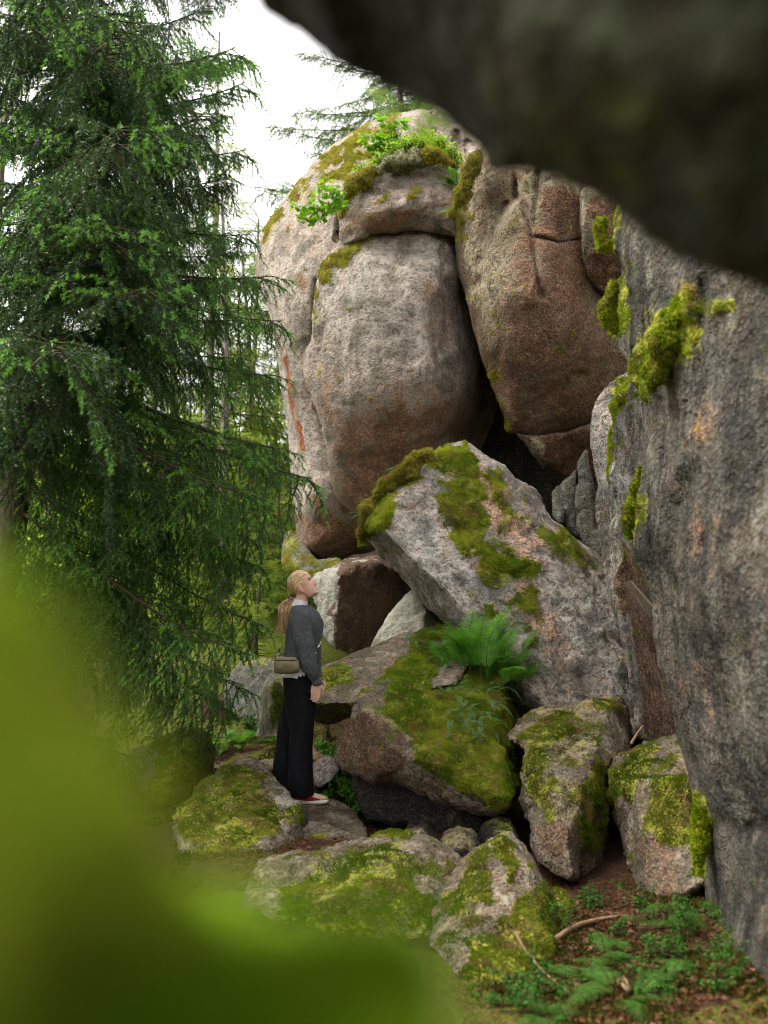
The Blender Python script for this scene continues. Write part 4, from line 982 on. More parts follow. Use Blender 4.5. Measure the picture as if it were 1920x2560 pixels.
def place_branch(crown, mesh, p0, d, length, roll=0.0, name='branch'):
    """limb from p0 along direction d (unit), scaled to length; its droop hangs towards the ground"""
    d = Vector(d).normalized()
    x = d; y = Vector((0, 0, 1)).cross(x)
    if y.length < 1e-3: y = Vector((0, 1, 0))
    y.normalize(); z = x.cross(y)
    Mx = Matrix((x, y, z)).transposed().to_4x4()
    s = length / 2.0
    o = bpy.data.objects.new(name, mesh); COL.objects.link(o)
    o.parent = crown
    o.matrix_parent_inverse = Matrix.Identity(4)
    o.matrix_basis = Matrix.Translation(Vector(p0) - crown_world(crown)) @ Mx @ Matrix.Rotation(roll, 4, 'X') @ Matrix.Diagonal((s, s, s, 1))
    return o

def crown_world(c):
    return c.location + (c.parent.location if c.parent else Vector())

def spruce(label, base, top, r0, protos, nb, lmax, lmin, z0, group, mat='bark', seed=0, tip_up=0.0, explicit=(), az=None, dead=0, shape=1.0, skip=None):
    g = np.random.default_rng(seed)
    t = empty('spruce_tree', base); tag(t, label, 'tree', group)
    _, path = trunk_part(t, base, top, r0, r0 * .18, M[mat], seed=seed)
    c = empty('crown', (0, 0, 0)); c.parent = t
    def tp(u): return np.array([np.interp(u, np.linspace(0, 1, len(path)), path[:, k]) for k in range(3)])
    H = top[2] - base[2]
    for i in range(nb):
        if skip and g.uniform() < .85 and skip[0] < z0 + (1 - z0) * ((i + .5) / nb) ** shape < skip[1]: continue
        u = z0 + (1 - z0) * ((i + g.uniform()) / nb) ** shape
        a = g.uniform(0, 2 * np.pi) if az is None else g.uniform(*az)
        L = (lmax * (1 - (u - z0) / (1 - z0)) ** .8 + lmin) * g.uniform(.75, 1.15)
        e = tip_up + g.uniform(-.12, .18) + .35 * (u - .4)
        d = (math.cos(a) * math.cos(e), math.sin(a) * math.cos(e), math.sin(e))
        place_branch(c, protos[g.integers(len(protos))], tp(u), d, L, g.uniform(-.25, .25))
    for i in range(dead):
        u = z0 * g.uniform(.35, 1.1); a = g.uniform(0, 2 * np.pi) if az is None else g.uniform(*az)
        place_branch(c, PROTO_BARE[i % 2], tp(u), (math.cos(a), math.sin(a), g.uniform(-.1, .1)), lmax * g.uniform(.5, .8))
    for tip, start_u, pi in explicit:
        p0 = tp(start_u); v = np.array(tip) - p0
        L = np.linalg.norm(v)
        # aim a little above the tip because limbs sag
        dd = v / L; dd[2] += (.14, .20, .10, .22, .07)[pi]
        fresh_ = len(ex) and protos is PROTO and tip[0] > P(585, 1280, 7.2)[0] - .12
        place_branch(c, PROTO_FRESH[pi % 2] if fresh_ else protos[pi], p0, dd, L, 0)
    return t

# the big spruce on the left
b0, t0 = P(-60, 1800, 7.3), P(380, -1400, 9.0)
b0[2] = ground_z(b0[0], b0[1])[0] - .1
ex = []
def U(y): return float(np.clip((P(60, y, 7.0)[2] - b0[2]) / (t0[2] - b0[2]), .02, .98))
for (x, y, dt, ys, pi) in ((640, 110, .2, 60, 2), (635, 200, 0, 160, 0), (560, 60, -.5, 0, 4), (640, 370, .2, 250, 0), (600, 460, .6, 380, 1), (655, 560, .2, 420, 2), (610, 640, .5, 520, 1), (735, 800, .3, 600, 0), (700, 700, -.3, 560, 1),
                           (715, 960, .2, 740, 3), (640, 900, .6, 760, 1), (800, 1195, -.2, 880, 0), (735, 1130, .1, 860, 1), (700, 1300, .3, 940, 3), (640, 1240, -.6, 900, 1), (620, 1420, .3, 1080, 3),
                           (690, 1420, .1, 1100, 0), (680, 1560, .4, 1180, 1), (690, 1330, .3, 1010, 2), (640, 1720, .1, 1290, 1), (600, 1640, -.5, 1250, 3), (560, 1780, .4, 1330, 1), (480, 300, -.8, 200, 1), (420, 560, -1.0, 450, 3), (330, 620, -1.6, 560, 2), (300, 760, -1.7, 650, 4), (520, 150, .6, 60, 3), (500, 20, .2, -100, 1),
                           (150, 1010, -1.2, 850, 1), (60, 1160, -1.0, 930, 3), (110, 1290, .4, 1040, 1), (300, 1200, .9, 960, 3), (30, 900, -1.4, 780, 1), (120, -40, -1.2, -160, 3), (20, 60, -1.0, -60, 1), (260, -60, .5, -180, 3), (60, 160, .6, 40, 1), (350, 100, -1.4, 0, 3), (250, 350, -1.8, 250, 1), (240, 500, -1.5, 380, 3), (540, 330, .9, 220, 3), (400, 250, 1.2, 140, 1), (200, 900, -2.0, 780, 3), (600, 820, 0, 660, 3)):
    ex.append((P(x - (45 if x > 590 else 0), y, 7.2 + dt), U(ys), pi))
spruce('big dark spruce with drooping branches filling the left of the picture', b0, t0, .15, PROTO, 58, .8, .95, .06, None, seed=5, explicit=ex, dead=18, az=(-2.6, 3.0), skip=(U(1650), U(850)))
b1, t1 = P(-420, 1850, 8.8), P(-260, -1400, 10.5); b1[2] = ground_z(b1[0], b1[1])[0] - .1
spruce('dark spruce behind the big one at the left edge', b1, t1, .17, PROTO, 40, 1.7, .9, .10, 'spruces on the left', seed=9, dead=8, skip=(.03, .36))
# spruce on the hill behind the great boulder
b2 = P(1000, 640, 16.5); t2 = P(1010, -120, 17.5)
spruce('spruce standing on the top behind the tall boulder, cut by the overhang', (b2[0], b2[1], b2[2] - 2.5), t2, .13, PROTO_MID, 150, 2.1, .6, .25, None, seed=12, shape=.9)
# young spruces behind her
def young(x, y, t, h, label, n, L, seed, protos=PROTO_FAR):
    b = P(x, y, t); b[2] = ground_z(b[0], b[1])[0] - .05
    return spruce(label, b, b + np.array([0, .05, h]), .035, protos, n, L, .12, .06, None, seed=seed, tip_up=.12)
young(640, 1700, 11.0, 1.75, 'young bright spruce just behind her back', 42, .75, 21)
young(560, 1690, 12.2, 2.5, 'young open spruce left of the bright one behind her', 40, .85, 22)
young(700, 1560, 13.0, 2.2, 'young pale spruce between her head and the tall boulder', 40, .8, 24)
young(600, 1560, 13.6, 3.0, 'taller young spruce in the light behind the bank', 44, .9, 25)
young(480, 1640, 12.6, 2.4, 'young spruce under the tips of the big branch', 40, .9, 26)
young(820, 1720, 9.15, .62, 'tiny spruce whose tips show right of her elbow', 14, .34, 23)
# forest behind
ft = ((370, 15.0, 9.5, 'bark_grey', 'pale-trunked spruce seen through the gap left of the middle'), (492, 14.0, 9.0, 'bark_grey', 'grey-trunked spruce standing beyond the big branch'), (600, 17.0, 6.6, 'bark_grey', 'slender pale green spruce beside the left edge of the tall boulder'),
      (680, 20.0, 5.0, 'bark_grey', 'thin spruce half hidden by the tall boulder'), (430, 20.0, 10.0, 'bark', 'far spruce in the middle of the gap'), (250, 18.0, 11.5, 'bark', 'far spruce behind the left branches'), (120, 16.0, 11.5, 'bark', 'dense spruce behind the trunk of the big one'), (-60, 19.0, 13.0, 'bark', 'far spruce at the left edge'), (540, 24.0, 7.5, 'bark_grey', 'farthest pale spruce of the gap'), (320, 25.0, 12.0, 'bark', 'farthest spruce behind the left crown'), (560, 13.2, 6.2, 'bark_grey', 'light green spruce close behind the ends of the big branches'), (640, 15.5, 5.6, 'bark_grey', 'short light spruce against the left side of the tall boulder'))
for i, (x, t, h, bm, lab) in enumerate(ft):
    b = P(x, 1500, t); b[2] = ground_z(b[0], b[1])[0] - .1
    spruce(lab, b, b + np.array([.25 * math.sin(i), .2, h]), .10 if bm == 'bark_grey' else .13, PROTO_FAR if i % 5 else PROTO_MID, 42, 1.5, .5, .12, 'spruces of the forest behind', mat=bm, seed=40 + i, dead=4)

# the forest goes on behind the camera, spruces added to block low sky light
for i, (x, y, h) in enumerate(((-4.5, -2.5, 11), (-2.2, -6, 12), (1.2, -5.2, 12), (-7.5, 1.0, 12), (5.5, -5.5, 12), (-6, -7, 13), (6.5, 3.5, 11), (7.5, 9.5, 10))):
    b = np.array([x, y, 0.0]); b[2] = ground_z(x, y)[0] - .1
    spruce('added spruce standing outside the picture, %s' % ('left behind the camera', 'straight behind the camera', 'right behind the camera', 'left of the big spruce', 'far right behind the camera', 'far left behind the camera', 'beyond the right wall', 'on the slope right of the hanging boulder')[i], b, b + np.array([.2, .1, h]), .14, PROTO_FAR, 40, 2.4, .7, .14, 'spruces outside the picture', seed=90 + i)
# ------------------------------------------------------------------ ferns, shrubs, litter
M['fern'] = leaf_mat('fern_bright', (.070, .21, .022), (.14, .33, .040), transl=.45, gloss=.25, scale=9)
M['fern_blue'] = leaf_mat('polypody', (.050, .135, .045), (.10, .20, .08), transl=.25, gloss=.12, scale=14, rough=.38)
M['fern_floor'] = leaf_mat('floor_fern', (.032, .095, .014), (.062, .145, .022), transl=.3, gloss=.08, scale=7)
M['bilberry'] = leaf_mat('bilberry', (.022, .078, .010), (.050, .130, .018), transl=.3, gloss=.08, scale=12, rough=.5)
M['lime_leaf'] = leaf_mat('lime_leaf', (.18, .31, .03), (.28, .42, .045), transl=.45, gloss=.3, scale=10)
M['birch_leaf'] = leaf_mat('birch_leaf', (.12, .28, .02), (.22, .40, .03), transl=.42, gloss=.45, scale=8, rough=.4)
M['shrub_far'] = leaf_mat('far_leaf', (.22, .35, .03), (.36, .46, .05), transl=.55, gloss=.2, scale=3)  # greens raised to stand for the bright light behind the spruce
M['autumn'] = leaf_mat('autumn_leaf', (.36, .17, .03), (.42, .10, .03), transl=.4, gloss=.3, scale=10)
M['stem'] = plain_mat('green_stem', (.05, .06, .02), (.10, .085, .03), 40, .9, .1, .2, .002)
M['dead_stem'] = plain_mat('dead_stick', (.17, .10, .055), (.30, .20, .12), 30, .9, .1, .5, .004, vec=(1, 1, 1))

def leaf_quads(pos, d, n, L, W, fold=.15):
    """lens-shaped leaves of 4 triangles: base, two sides, tip, raised keel"""
    d = d / (np.linalg.norm(d, axis=1, keepdims=True) + 1e-9)
    s = np.cross(d, n); s /= np.linalg.norm(s, axis=1, keepdims=True) + 1e-9
    n2 = np.cross(s, d)
    L = np.broadcast_to(np.asarray(L, float), (len(pos),))[:, None]; W = np.broadcast_to(np.asarray(W, float), (len(pos),))[:, None]
    v = np.stack([pos, pos + d * L * .45 + s * W + n2 * L * fold * .5, pos + d * L - n2 * L * fold, pos + d * L * .45 - s * W + n2 * L * fold * .5, pos + d * L * .5], 1)
    k = np.arange(len(pos))[:, None] * 5
    f = np.stack([np.c_[k, k+1, k+4], np.c_[k+1, k+2, k+4], np.c_[k+2, k+3, k+4], np.c_[k+3, k, k+4]], 1).reshape(-1, 3)
    return v.reshape(-1, 3), f

def two_mat(name, wv, wf, lv, lf, m1, m2):
    wt = np.vstack([wf[:, [0, 1, 2]], wf[:, [0, 2, 3]]])
    vv = np.vstack([wv, lv]); ff = np.vstack([wt, lf + len(wv)])
    o = mesh_obj(name, vv, ff, M[m1], None, False); me = o.data; me.materials.append(M[m2])
    me.polygons.foreach_set('material_index', np.r_[np.zeros(len(wt), np.int32), np.ones(len(lf), np.int32)])
    bpy.data.objects.remove(o)
    return me

def frond_mesh(name, seed, mat, pinnae=18, pinnules=9, width=.24, arch=.35, taper=1.0):
    """unit-long fern frond along +X, arching down; pinnules=0 gives a once-cut (polypody) frond"""
    g = np.random.default_rng(seed)
    u = np.linspace(0, 1, 20)
    ax = np.c_[u, .03 * np.sin(u * 4 + seed), .18 * np.sin(u * 2.2) - arch * u ** 2]
    wv, wf = tube(ax, np.linspace(.008, .0015, 20), 3)
    pos, d, n, L, W = [], [], [], [], []
    for i in range(pinnae):
        x = .16 + .84 * (i + .5) / pinnae
        b = np.array([np.interp(x, u, ax[:, k]) for k in range(3)])
        b2 = np.array([np.interp(min(1, x + .02), u, ax[:, k]) for k in range(3)]); t = b2 - b; t /= np.linalg.norm(t) + 1e-9
        nn = np.array([-t[2], 0, t[0]])
        pl = width * (min(1, (x - .05) * 3.5)) * (1 - x) ** (.75 * taper) * 1.55 + .015
        for s in (-1, 1):
            dd = np.array([0, s, 0]) * .9 + t * .45 - nn * .12 + g.normal(0, .05, 3); dd /= np.linalg.norm(dd)
            if pinnules == 0:
                pos.append(b); d.append(dd); n.append(nn); L.append(pl); W.append(.034)
                continue
            for j in range(pinnules):
                y = (j + .6) / pinnules
                p = b + dd * pl * y - nn * .05 * pl * y * y
                l = pl * .30 * (1 - y) ** .7 + .006
                for s2 in (-1, 1):
                    e = np.cross(dd, nn) * s2 * .9 + dd * .5; pos.append(p); d.append(e); n.append(nn); L.append(l * g.uniform(.8, 1.1)); W.append(l * .25)
            pos.append(b + dd * pl * .85); d.append(dd); n.append(nn); L.append(pl * .18); W.append(pl * .03)
    lv, lf = leaf_quads(np.array(pos), np.array(d), np.array(n), np.array(L), np.array(W), .06)
    return two_mat(name, wv, wf, lv, lf, 'stem', mat)

FROND = {'fern': [frond_mesh('frond', i, 'fern', 17, 6, .25, .26 + .12 * i) for i in range(3)],
         'fern_floor': [frond_mesh('frond', 10 + i, 'fern_floor', 14, 5, .30, .45, .9) for i in range(2)],
         'fern_blue': [frond_mesh('frond', 20 + i, 'fern_blue', 12, 0, .17, .5 + .2 * i) for i in range(2)]}

def put(mesh, parent, p, x, zhint, s, name='frond'):
    x = Vector(x).normalized(); y = Vector(zhint).cross(x)
    if y.length < 1e-4: y = Vector((0, 1, 0)).cross(x)
    y.normalize(); z = x.cross(y)
    o = bpy.data.objects.new(name, mesh); COL.objects.link(o); o.parent = parent
    o.matrix_basis = Matrix.Translation(Vector(p) - parent.location) @ Matrix((x, y, z)).transposed().to_4x4() @ Matrix.Diagonal((s, s, s, 1))
    return o

def fern(label, p, kind, n, size, spread=1.0, seed=0, el=(.5, 1.2), az=(0, 6.283), group=None, nm='fern_plant', up=(0, 0, 1)):
    g = np.random.default_rng(seed)
    e = empty(nm, p); tag(e, label, 'fern', group)
    for i in range(n):
        a = az[0] + (az[1] - az[0]) * (i + g.uniform(.1, .9)) / n; t = g.uniform(*el)
        d = (math.cos(a) * math.cos(t), math.sin(a) * math.cos(t), math.sin(t))
        put(FROND[kind][g.integers(len(FROND[kind]))], e, np.array(p) + g.normal(0, .02 * spread, 3) * (1, 1, .2), d, up, size * g.uniform(.65, 1.1))
    return e

def surf(key, x, y):
    """point of a boulder's visible face nearest to a photograph position"""
    r = ROCKS[key]; v = r['v'][:r['nf']]
    v = r['v'][np.unique(r['f'][:r['nf']])]
    rel = v - CAM; t = rel @ FWD
    px = 960 + (rel @ RGT) / t * FPX; py = 1280 - (rel @ UPV) / t * FPX
    i = np.argmin((px - x) ** 2 + (py - y) ** 2)
    return v[i]

# ferns on the mossy wedge
fern('tall bright green fern with finely cut fronds on the mossy wedge boulder', surf('H', 1190, 1690) + (0, .05, 0), 'fern', 30, .56, 5.0, 3, (.9, 1.52))
fern('smaller bright fern at the right of the tall one', surf('H', 1255, 1715), 'fern', 14, .44, 3, 4, (.4, 1.05), (-1.6, 1.2))
fern('low bright fern with fronds reaching left over golden moss', surf('H', 1130, 1650), 'fern', 7, .30, 2, 5, (.4, 1.1), (1.8, 4.4))
_pp = [(1120, 1670), (1080, 1600), (1060, 1620), (1150, 1740), (1110, 1750), (1190, 1760), (1150, 1790), (1170, 1810), (1135, 1815), (1200, 1800), (1245, 1735), (1230, 1780), (1215, 1840), (1170, 1850), (1265, 1740), (1030, 1620)]
_pl = ['topmost dark polypody on the golden moss hump', 'polypody at the upper left of the hump', 'small polypody left of the bright fern', 'grey-green polypody below the bright fern', 'polypody at the left of the dark thicket', 'polypody in the middle of the thicket', 'broad blue-green polypody in the thicket',
       'polypody hanging lowest in the middle', 'polypody at the lower left of the thicket', 'polypody right of the hanging one', 'polypody under the right fern', 'polypody at the right of the thicket', 'lowest polypody over the moss', 'small lowest polypody with drooping frond', 'rightmost polypody against the leaning boulder', 'polypody at the left end on bare pink stone']
for i, ((x, y), lb) in enumerate(zip(_pp, _pl)):
    fern(lb, surf('H', x, y) + (0, -.05, .045), 'fern_blue', 6 if i % 3 else 8, .18 if i % 2 else .145, 3.0, 60 + i, (-.3, .8), group='polypody ferns on the mossy wedge boulder')
for i, (x, y, lb) in enumerate(((1000, 1186, 'topmost small polypody on the leaning boulder rim'), (985, 1205, 'second polypody on the mossy rim'), (922, 1262, 'polypody sticking out left from the rim'), (914, 1292, 'lowest polypody on the leaning boulder rim'))):
    fern(lb, surf('D', x, y) + (0, .03, .01), 'fern_blue', 5, .17, 1, 80 + i, (.1, .7), (2.0, 4.0), 'small ferns on the leaning boulder')
fern('small ferns in the cleft right of the crown', P(1143, 470, 10.6), 'fern', 6, .28, 1, 90, (.2, 1.0), (2, 4.4))
fern('small fern lower in the cleft below the orange leaves', P(1146, 535, 10.3), 'fern', 4, .2, 1, 91, (.1, .8), (2, 4.4))
# the fern hanging from the overhang, close and soft
e = fern('blurred bright fern fronds hanging below the overhang at the top', P(1010, 275, 2.3), 'fern_blue', 1, .01, 1, 95)
for ch in list(e.children): bpy.data.objects.remove(ch)
FROND['hang'] = [frond_mesh('frond', 33, 'lime_leaf', 11, 0, .26, .15)]
for (x, y, dx, dy, s) in ((1000, 262, -80, -30, .085), (1010, 280, -70, 5, .06), (1030, 265, 55, 30, .10), (1035, 275, 40, 75, .10)):
    d = P(x + dx, y + dy, 2.3) - P(x, y, 2.3)
    put(FROND['hang'][0], e, P(x, y, 2.3), d, (0, -1, .25), s)

# ------------------------------------------------ leafy shrubs
def leafy(name, label, cat, stems, mat, leaf, density, seed, group=None, stem_r=.004, wmat='stem', ratio=.33, base=None):
    """plant from explicit stems (3-D paths) with leaves along them; parts: stem, foliage"""
    g = np.random.default_rng(seed)
    b = np.array(base if base is not None else stems[0][0])
    e = empty(name, b); tag(e, label, cat, group)
    WV, WF, k = [], [], 0; pos, d = [], []
    for st in stems:
        st = np.asarray(st, float)
        v, f = tube(st, np.linspace(stem_r, stem_r * .3, len(st)), 4); WV.append(v); WF.append(f + k); k += len(v)
        L = np.linalg.norm(np.diff(st, axis=0), axis=1).sum()
        n = max(3, int(L * density))
        u = g.uniform(.15, 1.0, n) ** .8
        s = np.r_[0, np.cumsum(np.linalg.norm(np.diff(st, axis=0), axis=1))]; s /= s[-1]
        p = np.stack([np.interp(u, s, st[:, j]) for j in range(3)], 1)
        pos.append(p); dd = g.normal(0, 1, (n, 3)); dd[:, 2] = dd[:, 2] * .4 + .1; d.append(dd)
    pos, d = np.vstack(pos), np.vstack(d); d /= np.linalg.norm(d, axis=1, keepdims=True)
    nn = g.normal(0, .5, pos.shape) + [0, -.25, .9]
    lv, lf = leaf_quads(pos + d * leaf * .3, d, nn, leaf * g.uniform(.6, 1.2, len(pos)), leaf * ratio * g.uniform(.7, 1.2, len(pos)), .12)
    mesh_obj('stem', np.vstack(WV), np.vstack(WF), M[wmat], e)
    mesh_obj('foliage', lv, lf, M[mat], e, False)
    return e

def fan(p, n, L, seed, tilt=.7, up=1.0, kink=.12, twig=0, lean=(0, 0, 0)):
    g = np.random.default_rng(seed); out = []
    for i in range(n):
        a = g.uniform(0, 6.283); t = g.uniform(0, tilt)
        d = np.array([math.cos(a) * math.sin(t), math.sin(a) * math.sin(t), math.cos(t) * up]) + lean
        l = L * g.uniform(.6, 1.1); u = np.linspace(0, 1, 6)[:, None]
        path = np.array(p) + g.normal(0, .015, 3) * (1, 1, 0) + d * u * l + np.cumsum(g.normal(0, kink * l / 6, (6, 3)), 0)
        out.append(path)
        for j in range(twig):
            k = g.integers(2, 5); dd = d + g.normal(0, .7, 3)
            out.append(path[k] + dd / np.linalg.norm(dd) * np.linspace(0, 1, 4)[:, None] * l * g.uniform(.25, .5))
    return out

# birch twigs on the tall boulder
b = P(868, 505, 10.55)
leafy('birch_sapling', 'small birch twig with bright leaves growing from the crack of the tall boulder', 'sapling',
      [np.array([b, P(840, 510, 10.5), P(800, 520, 10.4), P(770, 545, 10.35), P(745, 560, 10.3)]), np.array([b, P(830, 490, 10.45), P(815, 465, 10.4), P(812, 445, 10.4)]), np.array([P(800, 520, 10.4), P(770, 520, 10.35), P(738, 512, 10.3)]), np.array([P(830, 490, 10.45), P(840, 480, 10.4), P(852, 478, 10.4)]), np.array([P(800, 520, 10.4), P(800, 545, 10.35), P(790, 565, 10.3)]), np.array([P(815, 470, 10.4), P(800, 480, 10.4), P(795, 500, 10.35)]), np.array([b, P(822, 520, 10.4), P(815, 545, 10.35)])], 'birch_leaf', .088, 90, 7, ratio=.42)
b = P(985, 395, 11.2)
leafy('birch_sapling', 'bright birch sapling on the crown of the tall boulder', 'sapling',
      [np.array([b, P(965, 360, 11), P(930, 340, 10.9), P(905, 345, 10.9)]), np.array([b, P(975, 340, 11), P(960, 310, 10.9), P(955, 285, 10.9)]), np.array([b, P(1000, 350, 11), P(1005, 310, 10.9)]), np.array([P(965, 360, 11), P(935, 365, 10.9), P(915, 360, 10.9)]), np.array([P(975, 340, 11), P(1000, 320, 10.9), P(1010, 300, 10.9)]), np.array([b, P(950, 370, 11), P(930, 380, 10.9)])], 'birch_leaf', .088, 100, 8, ratio=.42)
# lime shrub cushion on the crown
for i, (x, y) in enumerate(((1060, 405), (1100, 405), (1130, 425), (1020, 405), (985, 412), (950, 425), (920, 445), (900, 462), (1080, 395), (1040, 395))):
    leafy('bilberry_bush', ['lime green bilberry bush in the middle of the crown', 'lime green bilberry bush right of the middle on the crown', 'rightmost lime bilberry bush on the crown', 'lime bilberry bush left of the middle on the crown', 'lime bilberry bush above the grey moss pad', 'lime bilberry bush at the left bend of the crown', 'small lime bilberry bush down the left rim',
          'lowest small lime bilberry bush on the left rim', 'tallest lime bilberry bush at the back of the crown', 'lime bilberry bush behind the grey moss pad'][i], 'bush', fan(P(x, y + 4, 10.8), 30 if i < 5 or i > 7 else 16, .27 if i < 5 or i > 7 else .18, 300 + i, .9, twig=2), 'lime_leaf', .036, 60, 310 + i, 'lime bilberry bushes on the crown of the tall boulder', ratio=.4)
leafy('rowan_seedling', 'orange and red leaves of a seedling in the cleft', 'seedling', fan(P(1140, 512, 10.4), 5, .16, 330, 1.0), 'autumn', .05, 60, 331)
# moss pads on the crown edge
def cushion(name, label, pts, t, r, mat, seed, dens=9000, h=.03, parent_key=None, gmat=None):
    """a thick moss cushion rolled along a line of photograph points"""
    pa = spline(np.array(pts, float), 10, False)
    tt = np.linspace(t[0], t[1], len(pa))
    path = P(pa[:, 0], pa[:, 1], tt)
    u = np.linspace(0, 1, len(pa)); rad = r * (.35 + .65 * np.sin(np.pi * np.clip(u, .04, .96)) ** .6) * (.85 + .9 * fbm(path, 9, 3, seed))
    v, f = tube(path, rad, 14)
    v = v + (v - np.repeat(path, 14, 0)) * (.9 * fbm(v, 12, 4, seed + 1, .6))[:, None]
    par = ROCKS[parent_key]['ob']
    top = par
    o = mesh_obj(name, v, f, gmat or M['moss_pad'], par)
    o.matrix_parent_inverse = (par.matrix_basis.inverted() if par.parent is None else Matrix.Identity(4))
    ft = np.vstack([f[:, [0, 1, 2]], f[:, [0, 2, 3]]])
    g = np.random.default_rng(seed)
    a = np.linalg.norm(np.cross(v[ft[:, 1]] - v[ft[:, 0]], v[ft[:, 2]] - v[ft[:, 0]]), axis=1)
    N = int(a.sum() / 2 * dens); pk = g.choice(len(ft), N, p=a / a.sum())
    w = g.dirichlet((1, 1, 1), N); pos = (v[ft[pk]] * w[..., None]).sum(1)
    cen = np.repeat(path, 14, 0); nr = v - cen; nn = (nr[ft[pk]] * w[..., None]).sum(1); nn /= np.linalg.norm(nn, axis=1, keepdims=True) + 1e-9
    V3, F3, T3 = blades(pos, nn, h * .55 * (.5 + np.clip(.5 + fbm(pos, 20, 3, seed + 5), 0, 1)), .005, 3, .95, seed, np.clip(.6 + 1.1 * fbm(pos, 18, 3, seed + 6), .05, 1))
    o2 = mesh_obj('moss', V3, F3, mat, par, False, None, {'tint': T3}); o2.matrix_parent_inverse = o.matrix_parent_inverse.copy(); o2['kind'] = 'stuff'
    return o
M['moss_pad'] = plain_mat('moss_pad', (.12, .10, .02), (.20, .17, .04), 14, 1, .05, .8, .03)
M['moss_pad_grey'] = plain_mat('moss_pad_grey', (.20, .20, .11), (.32, .31, .19), 14, 1, .05, .8, .03)
M['moss_greyish'] = tuft_mat('moss_greyish', (.22, .22, .12), (.33, .31, .19), (.22, .17, .05), 3)
M['moss_pad_lime'] = plain_mat('moss_pad_lime', (.09, .10, .008), (.16, .16, .014), 14, 1, .05, .8, .03)
cushion('moss_pad', 0, [(940, 432), (965, 415), (1000, 400), (1030, 396), (1060, 398)], (10.6, 10.6), .11, M['moss_greyish'], 401, 5000, .04, 'A3', M['moss_pad_grey'])
cushion('moss_pad', 0, [(1040, 395), (1080, 390), (1110, 398), (1132, 418)], (10.6, 10.55), .09, M['moss_gold'], 402, 5000, .04, 'A3')
cushion('moss_pad', 0, [(860, 498), (880, 470), (910, 446), (940, 428)], (10.65, 10.6), .07, M['moss_gold'], 403, 5000, .04, 'A3')
cushion('moss_pad', 0, [(1200, 375), (1180, 420), (1160, 470), (1150, 500), (1132, 525), (1128, 545)], (9.75, 9.9), .07, M['moss_gold'], 404, 5000, .04, 'B1')
cushion('moss_pad', 0, [(908, 1365), (906, 1320), (916, 1290), (928, 1258), (960, 1225), (1005, 1188), (1045, 1152), (1085, 1132)], (8.85, 8.75), .075, M['moss_gold'], 405, 9000, .04, 'D')
cushion('moss_pad', 0, [(1508, 545), (1500, 575), (1508, 605), (1524, 632)], (5.25, 5.25), .055, M['moss_lime'], 406, 12000, .02, 'F', M['moss_pad_lime'])
cushion('moss_pad', 0, [(1536, 705), (1522, 750), (1522, 790), (1534, 835)], (5.3, 5.3), .04, M['moss_lime'], 407, 12000, .02, 'F', M['moss_pad_lime'])
cushion('moss_pad', 0, [(1600, 1165), (1585, 1225), (1572, 1290), (1572, 1350)], (5.25, 5.25), .045, M['moss_lime'], 408, 12000, .02, 'F', M['moss_pad_lime'])
cushion('moss_pad', 0, [(1742, 1995), (1752, 2040), (1750, 2110), (1744, 2190)], (5.0, 4.9), .05, M['moss_lime'], 409, 16000, .02, 'F', M['moss_pad_lime'])
cushion('moss_pad', 0, [(1625, 975), (1640, 920), (1665, 860), (1700, 800), (1722, 740)], (4.9, 4.62), .075, M['moss_lime'], 410, 12000, .02, 'F', M['moss_pad_lime'])

# floor plants, lower right: countable sprigs
sp = [(1345, 2195, 5.4), (1400, 2235, 5.1), (1470, 2240, 5.2), (1500, 2225, 5.3), (1560, 2255, 5.1), (1600, 2260, 5.1), (1640, 2300, 4.9), (1690, 2240, 5.2), (1700, 2300, 4.9), (1560, 2310, 4.7), (1640, 2270, 5.1), (1390, 2290, 4.8),
      (1250, 2440, 4.1), (1290, 2470, 4.0), (1340, 2460, 4.1), (1380, 2500, 3.95), (1420, 2530, 3.9), (1300, 2530, 3.8), (1230, 2500, 3.9), (1350, 2540, 3.8), (1640, 2400, 4.4), (1700, 2420, 4.3), (1760, 2400, 4.4), (1800, 2440, 4.2), (1720, 2480, 4.05), (1780, 2500, 4.0), (1840, 2520, 3.9), (1660, 2530, 3.9), (1560, 2470, 4.1), (1600, 2530, 3.9), (1690, 2380, 4.5), (1750, 2540, 3.8), (1730, 2350, 4.6), (1800, 2540, 3.8), (1630, 2450, 4.2)]
for i, (x, y, t) in enumerate(sp):
    if i % 3 == 1: continue
    p = P(x, y, t); p[2] = ground_z(p[0], p[1])[0] - .01
    leafy('bilberry_plant', 'small bilberry sprig in the loose row below the tilted slab and the mossy block' if i < 12 else 'small bilberry sprig at the bottom edge beside the green blur' if i < 20 else 'small dark bilberry sprig in the thicket at the foot of the right wall', 'plant', fan(p, 4 + i % 3, .10 + .03 * (i % 3), 500 + i, 1.0, twig=3), 'bilberry', .021, 95, 520 + i, 'bilberry sprigs below the block' if i < 12 else 'bilberry sprigs by the blur' if i < 20 else 'bilberry sprigs at the wall', stem_r=.002, ratio=.36)
